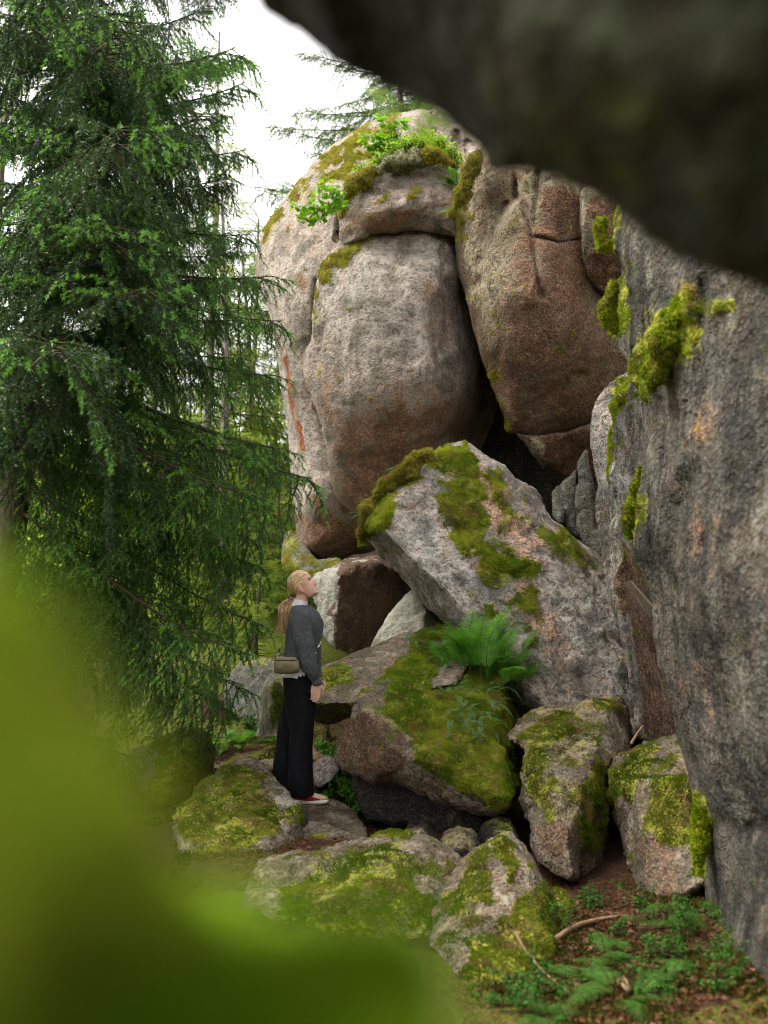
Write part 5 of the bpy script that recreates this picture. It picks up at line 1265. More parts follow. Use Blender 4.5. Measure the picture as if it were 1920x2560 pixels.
for i, (x, y, t, s, lb) in enumerate(((1470, 2470, 4.15, .22, 'oak fern in the middle of the lower right floor'), (1600, 2400, 4.4, .18, 'oak fern left of the wall foot'), (1560, 2540, 3.85, .22, 'lowest oak fern at the bottom edge'), (1750, 2320, 4.85, .32, 'pale fern tucked under the right wall'), (1500, 2400, 4.4, .22, 'small oak fern beside the needle patch'),
                                       (1360, 2560, 3.75, .2, 'oak fern in the bottom left of the floor'), (1390, 2190, 5.4, .2, 'single pale fern frond right of the pointed boulder'), (1660, 2480, 4.05, .2, 'oak fern near the bilberries at the wall'), (1680, 2330, 4.75, .22, 'oak fern between bilberries and wall'))):
    p = P(x, y, t); p[2] = ground_z(p[0], p[1])[0]
    fern(lb, p, 'fern_floor', 6 if i != 6 else 2, s, 2, 600 + i, (.15, .6), group='oak ferns on the shaded floor')
# plants behind and beside her
for i, (x, y, t, s, n, lb) in enumerate(((560, 1865, 9.3, .30, 8, 'bright fern on the bank left of her legs'), (600, 1872, 9.2, .26, 8, 'second bright fern on the bank nearer to her'), (535, 1880, 9.2, .22, 6, 'leftmost bright fern on the bank'), (640, 1868, 9.3, .24, 7, 'bright fern on the bank right at her trousers'), (540, 1955, 7.9, .16, 5, 'little fern between the two mossy boulders'), (690, 1845, 9.2, .2, 5, 'fern seen through behind her knee'), (580, 1850, 9.9, .26, 7, 'fern at the back of the bank'))):
    p = P(x, y, t); p[2] = max(ground_z(p[0], p[1])[0], p[2] - .1)
    fern(lb, p, 'fern', n, s, 2, 640 + i, (.2, 1.0), group='ferns on the bank behind her')
for i, (x, y, t, L, lb) in enumerate(((850, 1960, 7.55, .16, 'bright bilberry patch in front of her shoe'), (890, 1985, 7.35, .15, 'bright bilberry patch under the mossy wedge'), (820, 1985, 7.4, .12, 'low bright bilberry at her toe'), (870, 1930, 7.8, .16, 'bilberry above the shoe against dark rock'), (810, 1870, 8.4, .14, 'bilberry in the dark gap right of her leg'), (835, 1880, 8.2, .12, 'small bilberry at the edge of the dark gap'), (895, 2010, 7.2, .1, 'lowest bilberry sprig by the hollow'), (870, 1965, 7.4, .16, 'middle of the bright bilberry patch'), (620, 1855, 9.5, .16, 'bilberry between ferns on the bank'), (660, 1865, 9.4, .16, 'bilberry behind her trousers on the bank'))):
    p = P(x, y, t); p[2] = max(ground_z(p[0], p[1])[0], p[2] - .08)
    leafy('bilberry_plant', lb, 'plant', fan(p, 16, L, 660 + i, 1.0, twig=2), 'fern' if i < 8 else 'bilberry', .03, 70, 670 + i, 'bilberries around her feet', stem_r=.002, ratio=.36)
# broadleaf shrubs in the light behind the spruce
for i, (x, y, t, L) in enumerate(((60, 1420, 15, 2.2), (200, 1400, 16, 2.6), (330, 1430, 15, 2.2), (440, 1450, 17, 2.6), (560, 1450, 18, 2.4), (130, 1350, 19, 3.4), (300, 1340, 20, 3.6), (450, 1380, 21, 3.4), (610, 1400, 20, 3.0), (0, 1350, 20, 3.6), (650, 1450, 16, 1.2), (250, 1500, 12.5, 1.0), (440, 1560, 12.5, .9), (120, 1520, 12.5, 1.2))):
    p = P(x, y + 130, t); p[2] = ground_z(p[0], p[1])[0]
    leafy('forest_shrub', 'sunlit yellow-green shrub in the forest behind the spruce branches', 'shrub', fan(p, 16, L, 700 + i, .75, twig=8), 'shrub_far', .12 if t > 14 else .07, 16 if t > 14 else 20, 720 + i, 'sunlit shrubs behind the spruce', stem_r=.012, wmat='twig', ratio=.4)
# ------------------------------------------------------------------ litter, sticks, plank, stump
def litter(name, label, boxes, n, mat, L, W, seed, lift=.006):
    g = np.random.default_rng(seed); pos = []
    for (x0, y0, x1, y1, w) in boxes:
        k = int(n * w); q = np.c_[g.uniform(x0, x1, k), g.uniform(y0, y1, k)]; pos.append(q)
    q = np.vstack(pos); z = ground_z(q[:, 0], q[:, 1])
    p = np.c_[q, z + lift + g.uniform(0, .012, len(q))]
    d = g.normal(0, 1, p.shape); d[:, 2] *= .25
    nn = g.normal(0, .35, p.shape) + [0, 0, 1]
    v, f = leaf_quads(p, d, nn, L * g.uniform(.5, 1.3, len(p)), W * g.uniform(.5, 1.3, len(p)), .12)
    o = mesh_obj(name, v, f, mat, None, False)
    tag(o, label, 'litter', kind='stuff'); return o
M['dead_leaf'] = leaf_mat('dead_leaf', (.055, .024, .011), (.15, .072, .036), transl=.1, gloss=.2, scale=14)
M['dead_needle'] = leaf_mat('dead_needle', (.08, .034, .014), (.15, .068, .030), transl=0, gloss=.1, scale=9)
litter('leaf_litter', 'brown dead leaves strewn over the shaded forest floor', [(.6, 3.6, 2.0, 5.6, .8), (-1.2, 5.8, 1.2, 8.2, .2)], 2600, M['dead_leaf'], .034, .012, 1)
litter('needle_litter', 'rusty fallen spruce needles covering the ground between the boulders', [(.3, 3.4, 2.1, 5.9, .45), (-1.0, 5.6, .9, 8.0, .4), (-2.0, 8.0, 0, 10, .15)], 42000, M['dead_needle'], .028, .0022, 2)
# low moss growing on the soil
g = np.random.default_rng(5)
q = np.vstack([np.c_[g.uniform(.4, 2.0, 9000), g.uniform(3.4, 6.0, 9000)], np.c_[g.uniform(-2.6, .4, 9000), g.uniform(5.0, 10, 9000)]])
p = np.c_[q, ground_z(q[:, 0], q[:, 1])]
p = p[fbm(p, 2.6, 4, 33) > .06]
V3, F3, T3 = blades(p, np.tile([0, 0, 1.0], (len(p), 1)), np.full(len(p), .03), .006, 4, .9, 6)
o = mesh_obj('ground_moss', V3, F3, M['moss_floor_shade'], None, False, None, {'tint': T3}); tag(o, 'low moss tufts coloured dark for shade, growing on the soil between the rocks', 'moss', kind='stuff')

def stick(name, label, pts, r, mat, cat='stick', rough=.004, seed=0):
    pts = np.asarray(pts, float)
    u = np.linspace(0, 1, len(pts)); uu = np.linspace(0, 1, 26)
    pa = np.stack([np.interp(uu, u, pts[:, k]) for k in range(3)], 1)
    for _ in range(3): pa[1:-1] = (pa[:-2] + 2 * pa[1:-1] + pa[2:]) / 4
    pa = pa + rough * np.stack([fbm(pa, 14, 2, seed + k) for k in range(3)], 1)
    v, f = tube(pa, r * np.linspace(1, .55, 26) * (1 + .25 * fbm(pa, 22, 2, seed)), 7)
    n = len(v); f = f.tolist(); f += [list(range(6, -1, -1)), list(range(n - 7, n))]
    o = mesh_obj(name, v, f, M[mat]); return tag(o, label, cat)
def G(x, y, t, dz=.02):
    p = P(x, y, t); p[2] = ground_z(p[0], p[1])[0] + dz; return p
stick('fallen_stick', 'bent tan stick lying on the needles right of the pointed boulder', [G(1390, 2358, 4.66), G(1425, 2333, 4.78), G(1470, 2325, 4.84), G(1522, 2318, 4.9), G(1545, 2312, 4.93)], .016, 'dead_stem', seed=1)
stick('dry_stalk', 'long thin pale stalk leaning from the pointed boulder down to the floor', [P(1288, 2330, 4.35), P(1310, 2370, 4.3), P(1340, 2410, 4.25), P(1375, 2445, 4.2), P(1405, 2465, 4.15)], .007, 'dead_stem', seed=2)
stick('broken_stick', 'short red-brown stick end near the bottom edge', [G(1555, 2495, 4.05, .03), G(1562, 2520, 3.98, .035), G(1572, 2550, 3.85, .04)], .022, 'dead_stem', seed=3)
stick('thin_stick', 'thin stick leaning against the dark side of the upright slab', [P(1577, 1860, 6.7), P(1590, 1838, 6.72), P(1606, 1815, 6.75)], .010, 'dead_stem', seed=4)
stick('curved_twig', 'thin curved twig arching over the mossy block', [P(1690, 1910, 5.9), P(1712, 1915, 5.7), P(1722, 1940, 5.62), P(1715, 1968, 5.6)], .004, 'dead_stem', seed=5)
stick('bare_root', 'thick bare root on the path just behind her foot', [P(775, 1880, 8.0), P(790, 1892, 7.9), P(812, 1900, 7.8), P(830, 1908, 7.7)], .05, 'root' if 'root' in M else 'dead_stem', 'root', .02, 6)
# plank wedged between slab and wall
M['plank'] = plain_mat('weathered_plank', (.040, .030, .020), (.085, .064, .042), 40, .85, .2, .3, .004, vec=(6, 1, 1))
a, b_, c_, d_ = P(1562, 1460, 6.62), P(1582, 1452, 6.55), P(1640, 1520, 6.3), P(1636, 1552, 6.35)
pl = np.array([a, b_, c_, d_]); nrm_ = np.cross(pl[1] - pl[0], pl[2] - pl[1]); nrm_ /= np.linalg.norm(nrm_)
vv = np.vstack([pl, pl + nrm_ * .025])
if (nrm_ * (CAM - pl.mean(0))).sum() < 0: vv = np.vstack([pl, pl - nrm_ * .025])
o = mesh_obj('wooden_plank', vv, [(0, 1, 2, 3), (7, 6, 5, 4), (0, 4, 5, 1), (1, 5, 6, 2), (2, 6, 7, 3), (3, 7, 4, 0)], M['plank'], None, False)
bv = o.modifiers.new('bevel', 'BEVEL'); bv.width = .006; bv.segments = 2
tag(o, 'short weathered plank wedged between the upright slab and the right wall', 'plank')
# old stump behind her legs
M['dead_wood'] = plain_mat('grey_dead_wood', (.10, .085, .065), (.24, .215, .165), 16, .95, .1, 1.0, .03, vec=(3, 3, .35))
su = np.linspace(0, 1, 14)
path = np.array([P(690 - 8 * math.sin(3 * x), 1830 - 122 * x, 9.0) for x in su])
v, f = tube(path, .11 * (1.25 - .45 * su + .25 * np.exp(-su * 8)), 22)
v = v + (v - np.repeat(path, 22, 0)) * (.5 * fbm(v * [1, 1, .2], 16, 3, 4))[:, None]
v[-22:, 2] += .05 * fbm(v[-22:], 12, 2, 9)
e = empty('old_stump', path[0]); tag(e, 'pale splintered old stump with moss, right behind her legs', 'stump')
mesh_obj('stump_wood', v, f.tolist() + [list(range(len(v) - 22, len(v)))], M['dead_wood'], e)
g = np.random.default_rng(8); k = g.integers(22 * 2, len(v), 900); nn = (v - np.repeat(path, 22, 0))[k]; nn /= np.linalg.norm(nn, axis=1, keepdims=True)
m = nn[:, 0] > -.1; V3, F3, T3 = blades(v[k][m], nn[m], np.full(m.sum(), .035), .006, 5, .9, 3)
o = mesh_obj('moss', V3, F3, M['moss'], e, False, None, {'tint': T3}); o['kind'] = 'stuff'

# ------------------------------------------------------------------ mossy hump right at the lens
fm = tps([(0, 1600, .175), (150, 1850, .155), (300, 2080, .148), (600, 2260, .145), (900, 2360, .150), (1100, 2550, .165), (50, 2050, .140), (0, 2300, .150), (300, 2300, .150), (600, 2480, .180), (900, 2560, .20), (0, 2600, .21), (600, 2700, .25), (1100, 2800, .22), (-400, 1500, .18), (-400, 2600, .22)])
rock('lens_moss_boulder', [(-400, 1260), (-100, 1390), (60, 1540), (160, 1710), (240, 1890), (340, 2060), (490, 2180), (690, 2260), (880, 2330), (1030, 2400), (1110, 2500), (1140, 2600), (1140, 2800), (600, 2900), (-400, 2900), (-900, 2300), (-900, 1400)],
     fm, None, R=.03, B=.045, back=.10, step=18, key='LB', amp=.006, nsc=25, amp2=.002, jit=20, moss=[([(-900, 1100), (1300, 1100), (1300, 2900), (-900, 2900)], 10, 1.0)], moss_h=.003)
M['lens_moss'] = tuft_mat('lens_moss', (.13, .32, .012), (.26, .42, .025), (.27, .34, .03), 2)
M['lens_base'] = plain_mat('lens_moss_base', (.15, .32, .012), (.26, .40, .02), 30, 1, .05, .6, .004)
ROCKS['LB']['ob'].data.materials.clear(); ROCKS['LB']['ob'].data.materials.append(M['lens_base'])
tag(ROCKS['LB']['ob'], 'completely blurred bright green moss hump right in front of the lens, bottom left', 'moss hump')
moss_on('LB', M['lens_moss'], 600000, .006, .0010, cut=.3, seed=44, maxn=20000)
# ------------------------------------------------------------------ the person
PT = 7.25
PX = FPX / PT
F0 = P(745, 2004, PT)                       # ground point under her
M['skin'] = plain_mat('skin', (.52, .285, .205), (.66, .42, .33), 14, .5, .35, .05, .002)
_pb = [n for n in M['skin'].node_tree.nodes if n.type == 'BSDF_PRINCIPLED'][0]
_pb.inputs['Subsurface Weight'].default_value = .12; _pb.inputs['Subsurface Radius'].default_value = (.01, .004, .002)
M['wool'] = plain_mat('grey_wool', (.052, .056, .063), (.092, .097, .107), 70, .95, .12, .6, .006, bscale=160)
M['trouser'] = plain_mat('black_cotton', (.0035, .0038, .005), (.008, .0085, .011), 25, .9, .12, .3, .004)
M['shirt'] = plain_mat('white_shirt', (.55, .56, .60), (.70, .71, .74), 20, .85, .2, .2, .003)
M['bag'] = plain_mat('olive_nylon', (.135, .108, .062), (.20, .165, .10), 12, .5, .4, .5, .01)
M['hair'] = plain_mat('red_blonde_hair', (.30, .145, .05), (.50, .29, .125), 40, .42, .5, .5, .004, vec=(1.0, 1.0, .12))
M['scrunchie'] = plain_mat('leopard_scrunchie', (.05, .022, .018), (.50, .27, .20), 55, .8, .2, .4, .004, detail=1)
M['shoe_red'] = plain_mat('red_suede', (.26, .012, .022), (.36, .022, .035), 40, .8, .2, .2, .002)
M['shoe_beige'] = plain_mat('beige_mesh', (.48, .33, .21), (.60, .44, .31), 60, .85, .2, .2, .002)
M['sole'] = plain_mat('white_sole', (.55, .53, .47), (.66, .64, .58), 20, .7, .3, .1, .002)
M['eye'] = plain_mat('dark_eye', (.012, .009, .008), (.03, .02, .016), 20, .2, .6, 0, .001)
M['lip'] = plain_mat('lip', (.36, .12, .10), (.42, .16, .13), 20, .45, .4, 0, .001)
M['brow'] = plain_mat('brow', (.10, .05, .024), (.16, .08, .04), 60, .8, .2, 0, .001)

def hair_material():
    t = NT('red_blonde_hair')
    n1 = t.noise(55, 3, .6, vec=t.scaled((1, 1, .15)))
    tn = t.attr('tint')
    c = t.mix(tn, (.42, .22, .085), (.85, .62, .35))
    c = t.mix(t.step(n1, .4, .6), t.mix(1.0, c, (.6, .55, .5), 'MULTIPLY'), c)
    t.bsdf(c, .4, .5)
    return t.m
M['hair'] = hair_material()

def W(x, y, d=0.0):
    """body point: photograph position on her plane, d metres behind it"""
    return F0 + np.array([(x - 745) / PX, d, (2004 - y) / PX])

def loft(path, rx, ry, sides=28, xdir=(1, 0, 0), caps=True, power=2.0):
    """closed solid along a path; cross-section half-axes rx (towards xdir) and ry"""
    p = np.asarray(path, float); n = len(p)
    rx = np.broadcast_to(np.asarray(rx, float), (n,)); ry = np.broadcast_to(np.asarray(ry, float), (n,))
    t = np.gradient(p, axis=0); t /= np.linalg.norm(t, axis=1, keepdims=True) + 1e-12
    xd = np.asarray(xdir, float)
    a = xd - (t @ xd)[:, None] * t; a /= np.linalg.norm(a, axis=1, keepdims=True) + 1e-12
    b = np.cross(t, a)
    th = np.arange(sides) / sides * 2 * np.pi
    c, s = np.cos(th), np.sin(th)
    c = np.sign(c) * np.abs(c) ** (2 / power); s = np.sign(s) * np.abs(s) ** (2 / power)
    v = p[:, None] + rx[:, None, None] * c[None, :, None] * a[:, None] + ry[:, None, None] * s[None, :, None] * b[:, None]
    v = v.reshape(-1, 3); i = np.arange(n * sides).reshape(n, sides)
    f = np.stack([i[:-1], np.roll(i, -1, 1)[:-1], np.roll(i, -1, 1)[1:], i[1:]], -1).reshape(-1, 4).tolist()
    if caps: f += [list(i[0][::-1]), list(i[-1])]
    return v, f

def smooth_path(pts, n=30):
    pts = np.asarray(pts, float)
    s = spline(pts, max(.002, np.linalg.norm(np.diff(pts, axis=0), axis=1).sum() / n), False) if pts.shape[1] == 2 else None
    u = np.r_[0, np.cumsum(np.linalg.norm(np.diff(pts[:, :3], axis=0), axis=1))]; u /= u[-1]
    uu = np.linspace(0, 1, n); out = []
    # smooth (Catmull) interpolation of every column
    m = np.gradient(pts, u, axis=0)
    k = np.clip(np.searchsorted(u, uu, 'right') - 1, 0, len(u) - 2)
    h = (u[k + 1] - u[k])[:, None]; t = ((uu - u[k]) / (u[k + 1] - u[k]))[:, None]
    return (2*t**3 - 3*t**2 + 1) * pts[k] + (t**3 - 2*t**2 + t) * h * m[k] + (-2*t**3 + 3*t**2) * pts[k+1] + (t**3 - t**2) * h * m[k+1]

def limb(rows, n=24, **kw):
    """rows of (x, y, d, rx, ry) in photograph pixels / metres"""
    r = np.array([list(W(x, y, d)) + [a, b] for x, y, d, a, b in rows])
    q = smooth_path(r, n)
    return loft(q[:, :3], q[:, 3], q[:, 4], **kw)

def join(parts):
    V_, F_, k = [], [], 0
    for v, f in parts:
        V_.append(np.asarray(v)); F_ += [[i + k for i in ff] for ff in (f.tolist() if isinstance(f, np.ndarray) else f)]; k += len(v)
    return np.vstack(V_), F_

def remeshed(name, parts, voxel, mat, parent, smooth=6, fold=0.0, seed=0, fsc=(10, 10, 10)):
    v, f = join(parts)
    o = mesh_obj(name, v, f, None)
    md = o.modifiers.new('r', 'REMESH'); md.mode = 'VOXEL'; md.voxel_size = voxel
    if smooth:
        sm = o.modifiers.new('s', 'SMOOTH'); sm.factor = .5; sm.iterations = smooth
    dg = bpy.context.evaluated_depsgraph_get(); dg.update()
    me = bpy.data.meshes.new_from_object(o.evaluated_get(dg))
    bpy.data.objects.remove(o)
    me.name = name
    n = len(me.vertices); co = np.empty(n * 3, np.float32); me.vertices.foreach_get('co', co); co = co.reshape(-1, 3)
    if fold:
        nr = np.empty(n * 3, np.float32); me.vertices.foreach_get('normal', nr); nr = nr.reshape(-1, 3)
        co = co + nr * (fold * fbm(co * np.array(fsc), 1, 3, seed))[:, None].astype(np.float32)
        me.vertices.foreach_set('co', co.ravel())
    me.materials.clear(); me.materials.append(mat)
    me.polygons.foreach_set('use_smooth', np.ones(len(me.polygons), bool))
    me.update()
    o = bpy.data.objects.new(name, me); COL.objects.link(o); o.parent = parent
    o.matrix_parent_inverse = Matrix.Translation(-parent.location)
    return o

# ---- head in its own frame: x forward, y left, z up, centre of skull at 0
HC = W(755, 1465, .0); HT = R_(-30)            # tilted back, looking up
Rh = np.array(Euler((0, HT, R_(-6))).to_matrix())
def head_pts(q, s=1.0): return HC + (np.asarray(q) * s) @ Rh.T
zz = np.array([-.108, -.104, -.095, -.082, -.069, -.050, -.030, -.010, .012, .035, .060, .085, .103, .112])
xf = np.array([.050, .066, .072, .070, .072, .071, .072, .073, .075, .078, .074, .058, .034, .006])       # midline front without nose
xb = np.array([-.002, -.006, -.010, -.020, -.036, -.062, -.087, -.096, -.102, -.103, -.096, -.078, -.052, -.020])
hw = np.array([.014, .030, .042, .050, .056, .061, .065, .068, .070, .071, .067, .054, .036, .012])
def head_surface(ns=64, nz=76, feat=True):
    z = np.linspace(-.108, .112, nz); th = np.arange(ns) / ns * 2 * np.pi
    F_, B_, H_ = np.interp(z, zz, xf), np.interp(z, zz, xb), np.interp(z, zz, hw)
    c, s = np.cos(th), np.sin(th)
    x = np.where(c[None] > 0, F_[:, None] * 0 + ((F_ - .0)[:, None]) * np.abs(c[None]) ** .85, -np.abs(B_[:, None]) * np.abs(c[None]) ** .95)
    y = H_[:, None] * np.sign(s[None]) * np.abs(s[None]) ** .9
    Z = np.repeat(z[:, None], ns, 1)
    if feat:
        fr = np.clip(c[None], 0, 1)
        nose = np.interp(z, [-.060, -.050, -.040, -.034, -.022, -.005, .012, .022], [0, .004, .024, .029, .022, .012, .004, 0])
        x = x + nose[:, None] * np.exp(-(y / .0135) ** 2) * fr
        lips = np.interp(z, [-.088, -.080, -.074, -.068, -.062, -.055], [0, .0035, .000, .0045, .002, 0]); x = x + lips[:, None] * np.exp(-(y / .02) ** 2) * fr
        chin = np.interp(z, [-.108, -.102, -.093, -.086], [0, .006, .006, 0]); x = x + chin[:, None] * np.exp(-(y / .018) ** 2) * fr
        sock = np.exp(-((Z - .012) / .013) ** 2) * np.exp(-((np.abs(y) - .032) / .018) ** 2); x = x - .013 * sock * fr
        brow = np.exp(-((Z - .034) / .012) ** 2); x = x + .004 * brow * fr
        cheek = np.exp(-((Z + .028) / .022) ** 2) * np.exp(-((np.abs(y) - .045) / .02) ** 2); x = x + .005 * cheek * fr
    v = np.stack([x, y, Z], -1).reshape(-1, 3)
    i = np.arange(nz * ns).reshape(nz, ns)
    f = np.stack([i[:-1], np.roll(i, -1, 1)[:-1], np.roll(i, -1, 1)[1:], i[1:]], -1).reshape(-1, 4)
    return v, f, i
hv, hf, hi = head_surface()
head = (head_pts(hv), hf.tolist() + [list(hi[0][::-1]), list(hi[-1])])
ear = []
for s in (-1, 1):
    e_, ef = loft(np.array([[-.012, s * .064, -.048], [-.020, s * .070, -.040], [-.026, s * .074, -.020], [-.026, s * .075, -.002], [-.018, s * .072, .008], [-.010, s * .066, .006]]), [.007, .011, .015, .016, .012, .006], [.005, .008, .010, .010, .008, .005], 12, (1, 0, 0))
    ear.append((head_pts(e_), ef))
neck = limb([(741, 1526, 0, .060, .060), (746, 1512, 0, .053, .054), (751, 1497, 0, .049, .050), (754, 1484, 0, .049, .049), (755, 1466, 0, .050, .048)], 12)
body = [head, neck] + ear
body.append(limb([(748, 1700, 0, .100, .15), (750, 1660, 0, .090, .13), (752, 1620, 0, .085, .12), (754, 1580, 0, .09, .13), (750, 1548, 0, .075, .13), (746, 1526, 0, .05, .07)], 24))
for d, xs in ((-.09, (748, 752, 752, 750)), (.09, (742, 722, 708, 700))):
    body.append(limb([(xs[0], 1712, d, .07, .065), (xs[1], 1800, d, .072, .07), (xs[2], 1880, d, .055, .055), (xs[3], 1960, d, .04, .04), (xs[3] + 3, 1990, d, .036, .036)], 20))
# right arm (near side) and left arm
body.append(limb([(750, 1545, -.15, .04, .04), (752, 1565, -.185, .045, .045), (764, 1612, -.19, .037, .037), (778, 1665, -.175, .032, .032), (792, 1706, -.15, .024, .021)], 22))
body.append(limb([(750, 1545, .15, .04, .04), (756, 1575, .185, .045, .045), (772, 1620, .19, .037, .037), (782, 1670, .17, .03, .03), (790, 1702, .15, .024, .021)], 22))
def hand(cx, cy, d, s):
    """relaxed hand hanging, palm turned to the thigh, fingers curled a little; s=-1 near side"""
    out = [limb([(cx, cy - 6, d, .023, .018), (cx - 1, cy + 4, d, .031, .016), (cx - 2, cy + 15, d, .036, .016), (cx - 2, cy + 24, d, .034, .015), (cx - 2, cy + 27, d, .026, .012)], 12)]
    for k, (off, ln) in enumerate(((.0265, .066), (.0095, .074), (-.0085, .070), (-.0255, .056))):       # index .. little finger
        b = W(cx - 2, cy + 22, d) + np.array([off, 0, 0])
        dr = [np.array([off * .22, 0, -1.0]), np.array([-.22, .22 * -s, -.95]), np.array([-.55, .32 * -s, -.78])]
        pts = [b]; l3 = (.45 * ln, .32 * ln, .26 * ln)
        for q_, l_ in zip(dr, l3): pts.append(pts[-1] + q_ / np.linalg.norm(q_) * l_)
        r = np.array([list(p_) + [w_] for p_, w_ in zip(pts, (.0088, .0082, .0074, .0058))])
        r = smooth_path(r, 12); out.append(loft(r[:, :3], r[:, 3], r[:, 3], 10, (0, 1, 0)))
    tb = W(cx + 5, cy + 6, d) + np.array([.018, .006 * -s, 0])
    pts = [tb, tb + [.014, .004 * -s, -.024], tb + [.013, .010 * -s, -.048], tb + [.006, .014 * -s, -.066]]
    r = smooth_path(np.array([list(p_) + [w_] for p_, w_ in zip(pts, (.012, .011, .0095, .007))]), 12); out.append(loft(r[:, :3], r[:, 3], r[:, 3], 10, (0, 1, 0)))
    return out
body += hand(793, 1708, -.15, -1) + hand(790, 1704, .15, 1)
person = empty('person', F0)
tag(person, 'woman in grey sweater and black wide trousers, looking up, ponytail, red sneakers', 'person')
remeshed('body', body, .0038, M['skin'], person, 3)
# ---- face details
for s in (-1, 1):
    th = np.linspace(0, 2 * np.pi, 13)[:-1]
    uv = [(a, b) for a in np.linspace(-1.2, 1.2, 7) for b in th]
    c = np.array([.0640, s * .034, .011])
    # eyelid-shaped dark eye
    v, f = loft(np.array([c + [-.004, -.011, 0], c + [.0015, -.005, .001], c + [.003, 0, .0015], c + [.0015, .005, .001], c + [-.004, .011, 0]]), [.001, .0055, .0068, .0055, .001], [.001, .0046, .0060, .0046, .001], 10, (1, 0, 0))
    mesh_obj('eye', head_pts(v), f, M['eye'], person)
    v, f = loft(np.array([[.074, s * .016, .029], [.073, s * .028, .033], [.066, s * .040, .033], [.056, s * .049, .029]]), [.0018, .0022, .002, .001], [.003, .0034, .003, .001], 8, (1, 0, 0))
    mesh_obj('eyebrow', head_pts(v), f, M['brow'], person)
for z_, r_ in ((-.0675, .0032), (-.0785, .0038)):
    v, f = loft(np.array([[.060, -.022, z_ - .002], [.0705, -.012, z_], [.0742, 0, z_ + .0005], [.0705, .012, z_], [.060, .022, z_ - .002]]), [.001, r_, r_ * 1.15, r_, .001], [.001, r_, r_ * 1.1, r_, .001], 8, (1, 0, 0))
    mesh_obj('lip', head_pts(v), f, M['lip'], person)
# ---- hair: combed cap + strands + ponytail
hv2, hf2, _ = head_surface(72, 84, False)
hv2 = hv2 * 1.055 + [-.003, 0, .004]
ctr = hv2[hf2].mean(1)
line = .052 - 1.9 * np.clip(.035 - ctr[:, 0], 0, .06) - .0 * ctr[:, 1]        # hairline drops towards the nape
keep = (ctr[:, 2] > np.where(ctr[:, 0] > .035, .058, line)) & (ctr[:, 2] > -.075)
# do not cover the ear
keep &= ~((ctr[:, 0] > -.036) & (ctr[:, 0] < .03) & (ctr[:, 2] < .016) )
used = np.unique(hf2[keep]); mp = -np.ones(len(hv2), int); mp[used] = np.arange(len(used))
hairv = hv2[used]; an = np.arctan2(hairv[:, 1], hairv[:, 2] + .02)
hairv = hairv * (1 + .016 * np.sin(an * 34 + 5 * fbm(hairv, 18, 2, 4)))[:, None]
hair = mesh_obj('hair', head_pts(hairv), mp[hf2[keep]], M['hair'], person, True, None, {'tint': np.clip(.55 + 1.6 * (hairv[:, 2] - .02) / .1 * .3 + .5 * fbm(np.c_[an * 14, np.zeros(len(an)), np.zeros(len(an))], 1, 2, 3), 0, 1)})
so = hair.modifiers.new('thick', 'SOLIDIFY'); so.thickness = .008; so.offset = -1
g = np.random.default_rng(77)
knot = np.array([-.112, 0, -.052])
SV, SF, kk = [], [], 0
for i in range(340):                                       # combed strands, hairline to knot
    a = g.uniform(-1.9, 1.9); fz = g.uniform(0, 1)
    st = np.array([.055 - .06 * fz - .03 * abs(a) / 1.9, math.sin(a) * .066, .050 + math.cos(a) * .05])
    st = st if st[2] > .03 else np.array([st[0] - .03, st[1], .03])
    u = np.linspace(0, 1, 9)[:, None]
    pth = st * (1 - u) + knot * u
    # lie on the skull
    rr = np.sqrt((pth[:, 0] / np.where(pth[:, 0] > 0, .082, .111)) ** 2 + (pth[:, 1] / .0765) ** 2 + (pth[:, 2] / .121) ** 2)
    pth = np.where((rr < 1.0)[:, None], pth / np.maximum(rr, .3)[:, None] * 1.0, pth) + g.normal(0, .0008, (9, 3))
    pth[-1] = knot + g.normal(0, .006, 3)
    v, f = tube(pth, np.linspace(.0012, .0011, 9), 3); SV.append(head_pts(v)); SF.append(f + kk); kk += len(v)
o = mesh_obj('hair_strand', np.vstack(SV), np.vstack(SF), M['hair'], person, True, None, {'tint': np.repeat(g.uniform(0, 1, len(SV)), 27)}); o['kind'] = 'stuff'
SV, SF, kk = [], [], 0
K0 = head_pts(knot)
for i in range(520):                                       # ponytail
    o1 = g.normal(0, 1, 2); o1 = o1 / max(1, np.linalg.norm(o1)) * g.uniform(0, 1) ** .5
    wv_ = g.uniform(-1, 1)
    off = lambda w: np.array([o1[0] * w, o1[1] * w * 1.2, 0])
    ln = g.uniform(.72, 1.08)
    ctl = np.array([K0, K0 + off(.030) + [-.030, 0, -.004], K0 + off(.056) + [-.045, -.01, -.05 * ln], W(713, 1530, -.03) + off(.060), W(710, 1560, -.03) + off(.046) + [0, 0, (1 - ln) * .1], W(704 - 7 * wv_, 1588 - 40 * (1.08 - ln), -.03) + off(.026) + [-.03 * max(0, wv_) ** 3, 0, 0]])
    pth = smooth_path(ctl, 18) + .004 * np.stack([fbm(np.c_[np.linspace(0, 2.5, 18), np.full(18, i * .31), np.zeros(18)], 1.5, 2, 5 + k) for k in range(3)], 1) * np.linspace(0, 1, 18)[:, None]
    v, f = tube(pth, .0019 * np.r_[np.ones(12), np.linspace(1, .3, 6)], 3); SV.append(v); SF.append(f + kk); kk += len(v)
o = mesh_obj('ponytail', np.vstack(SV), np.vstack(SF), M['hair'], person, True, None, {'tint': np.repeat(g.uniform(0, 1, len(SV)) ** .8, 54)}); o['kind'] = 'stuff'
SV, SF, kk = [], [], 0
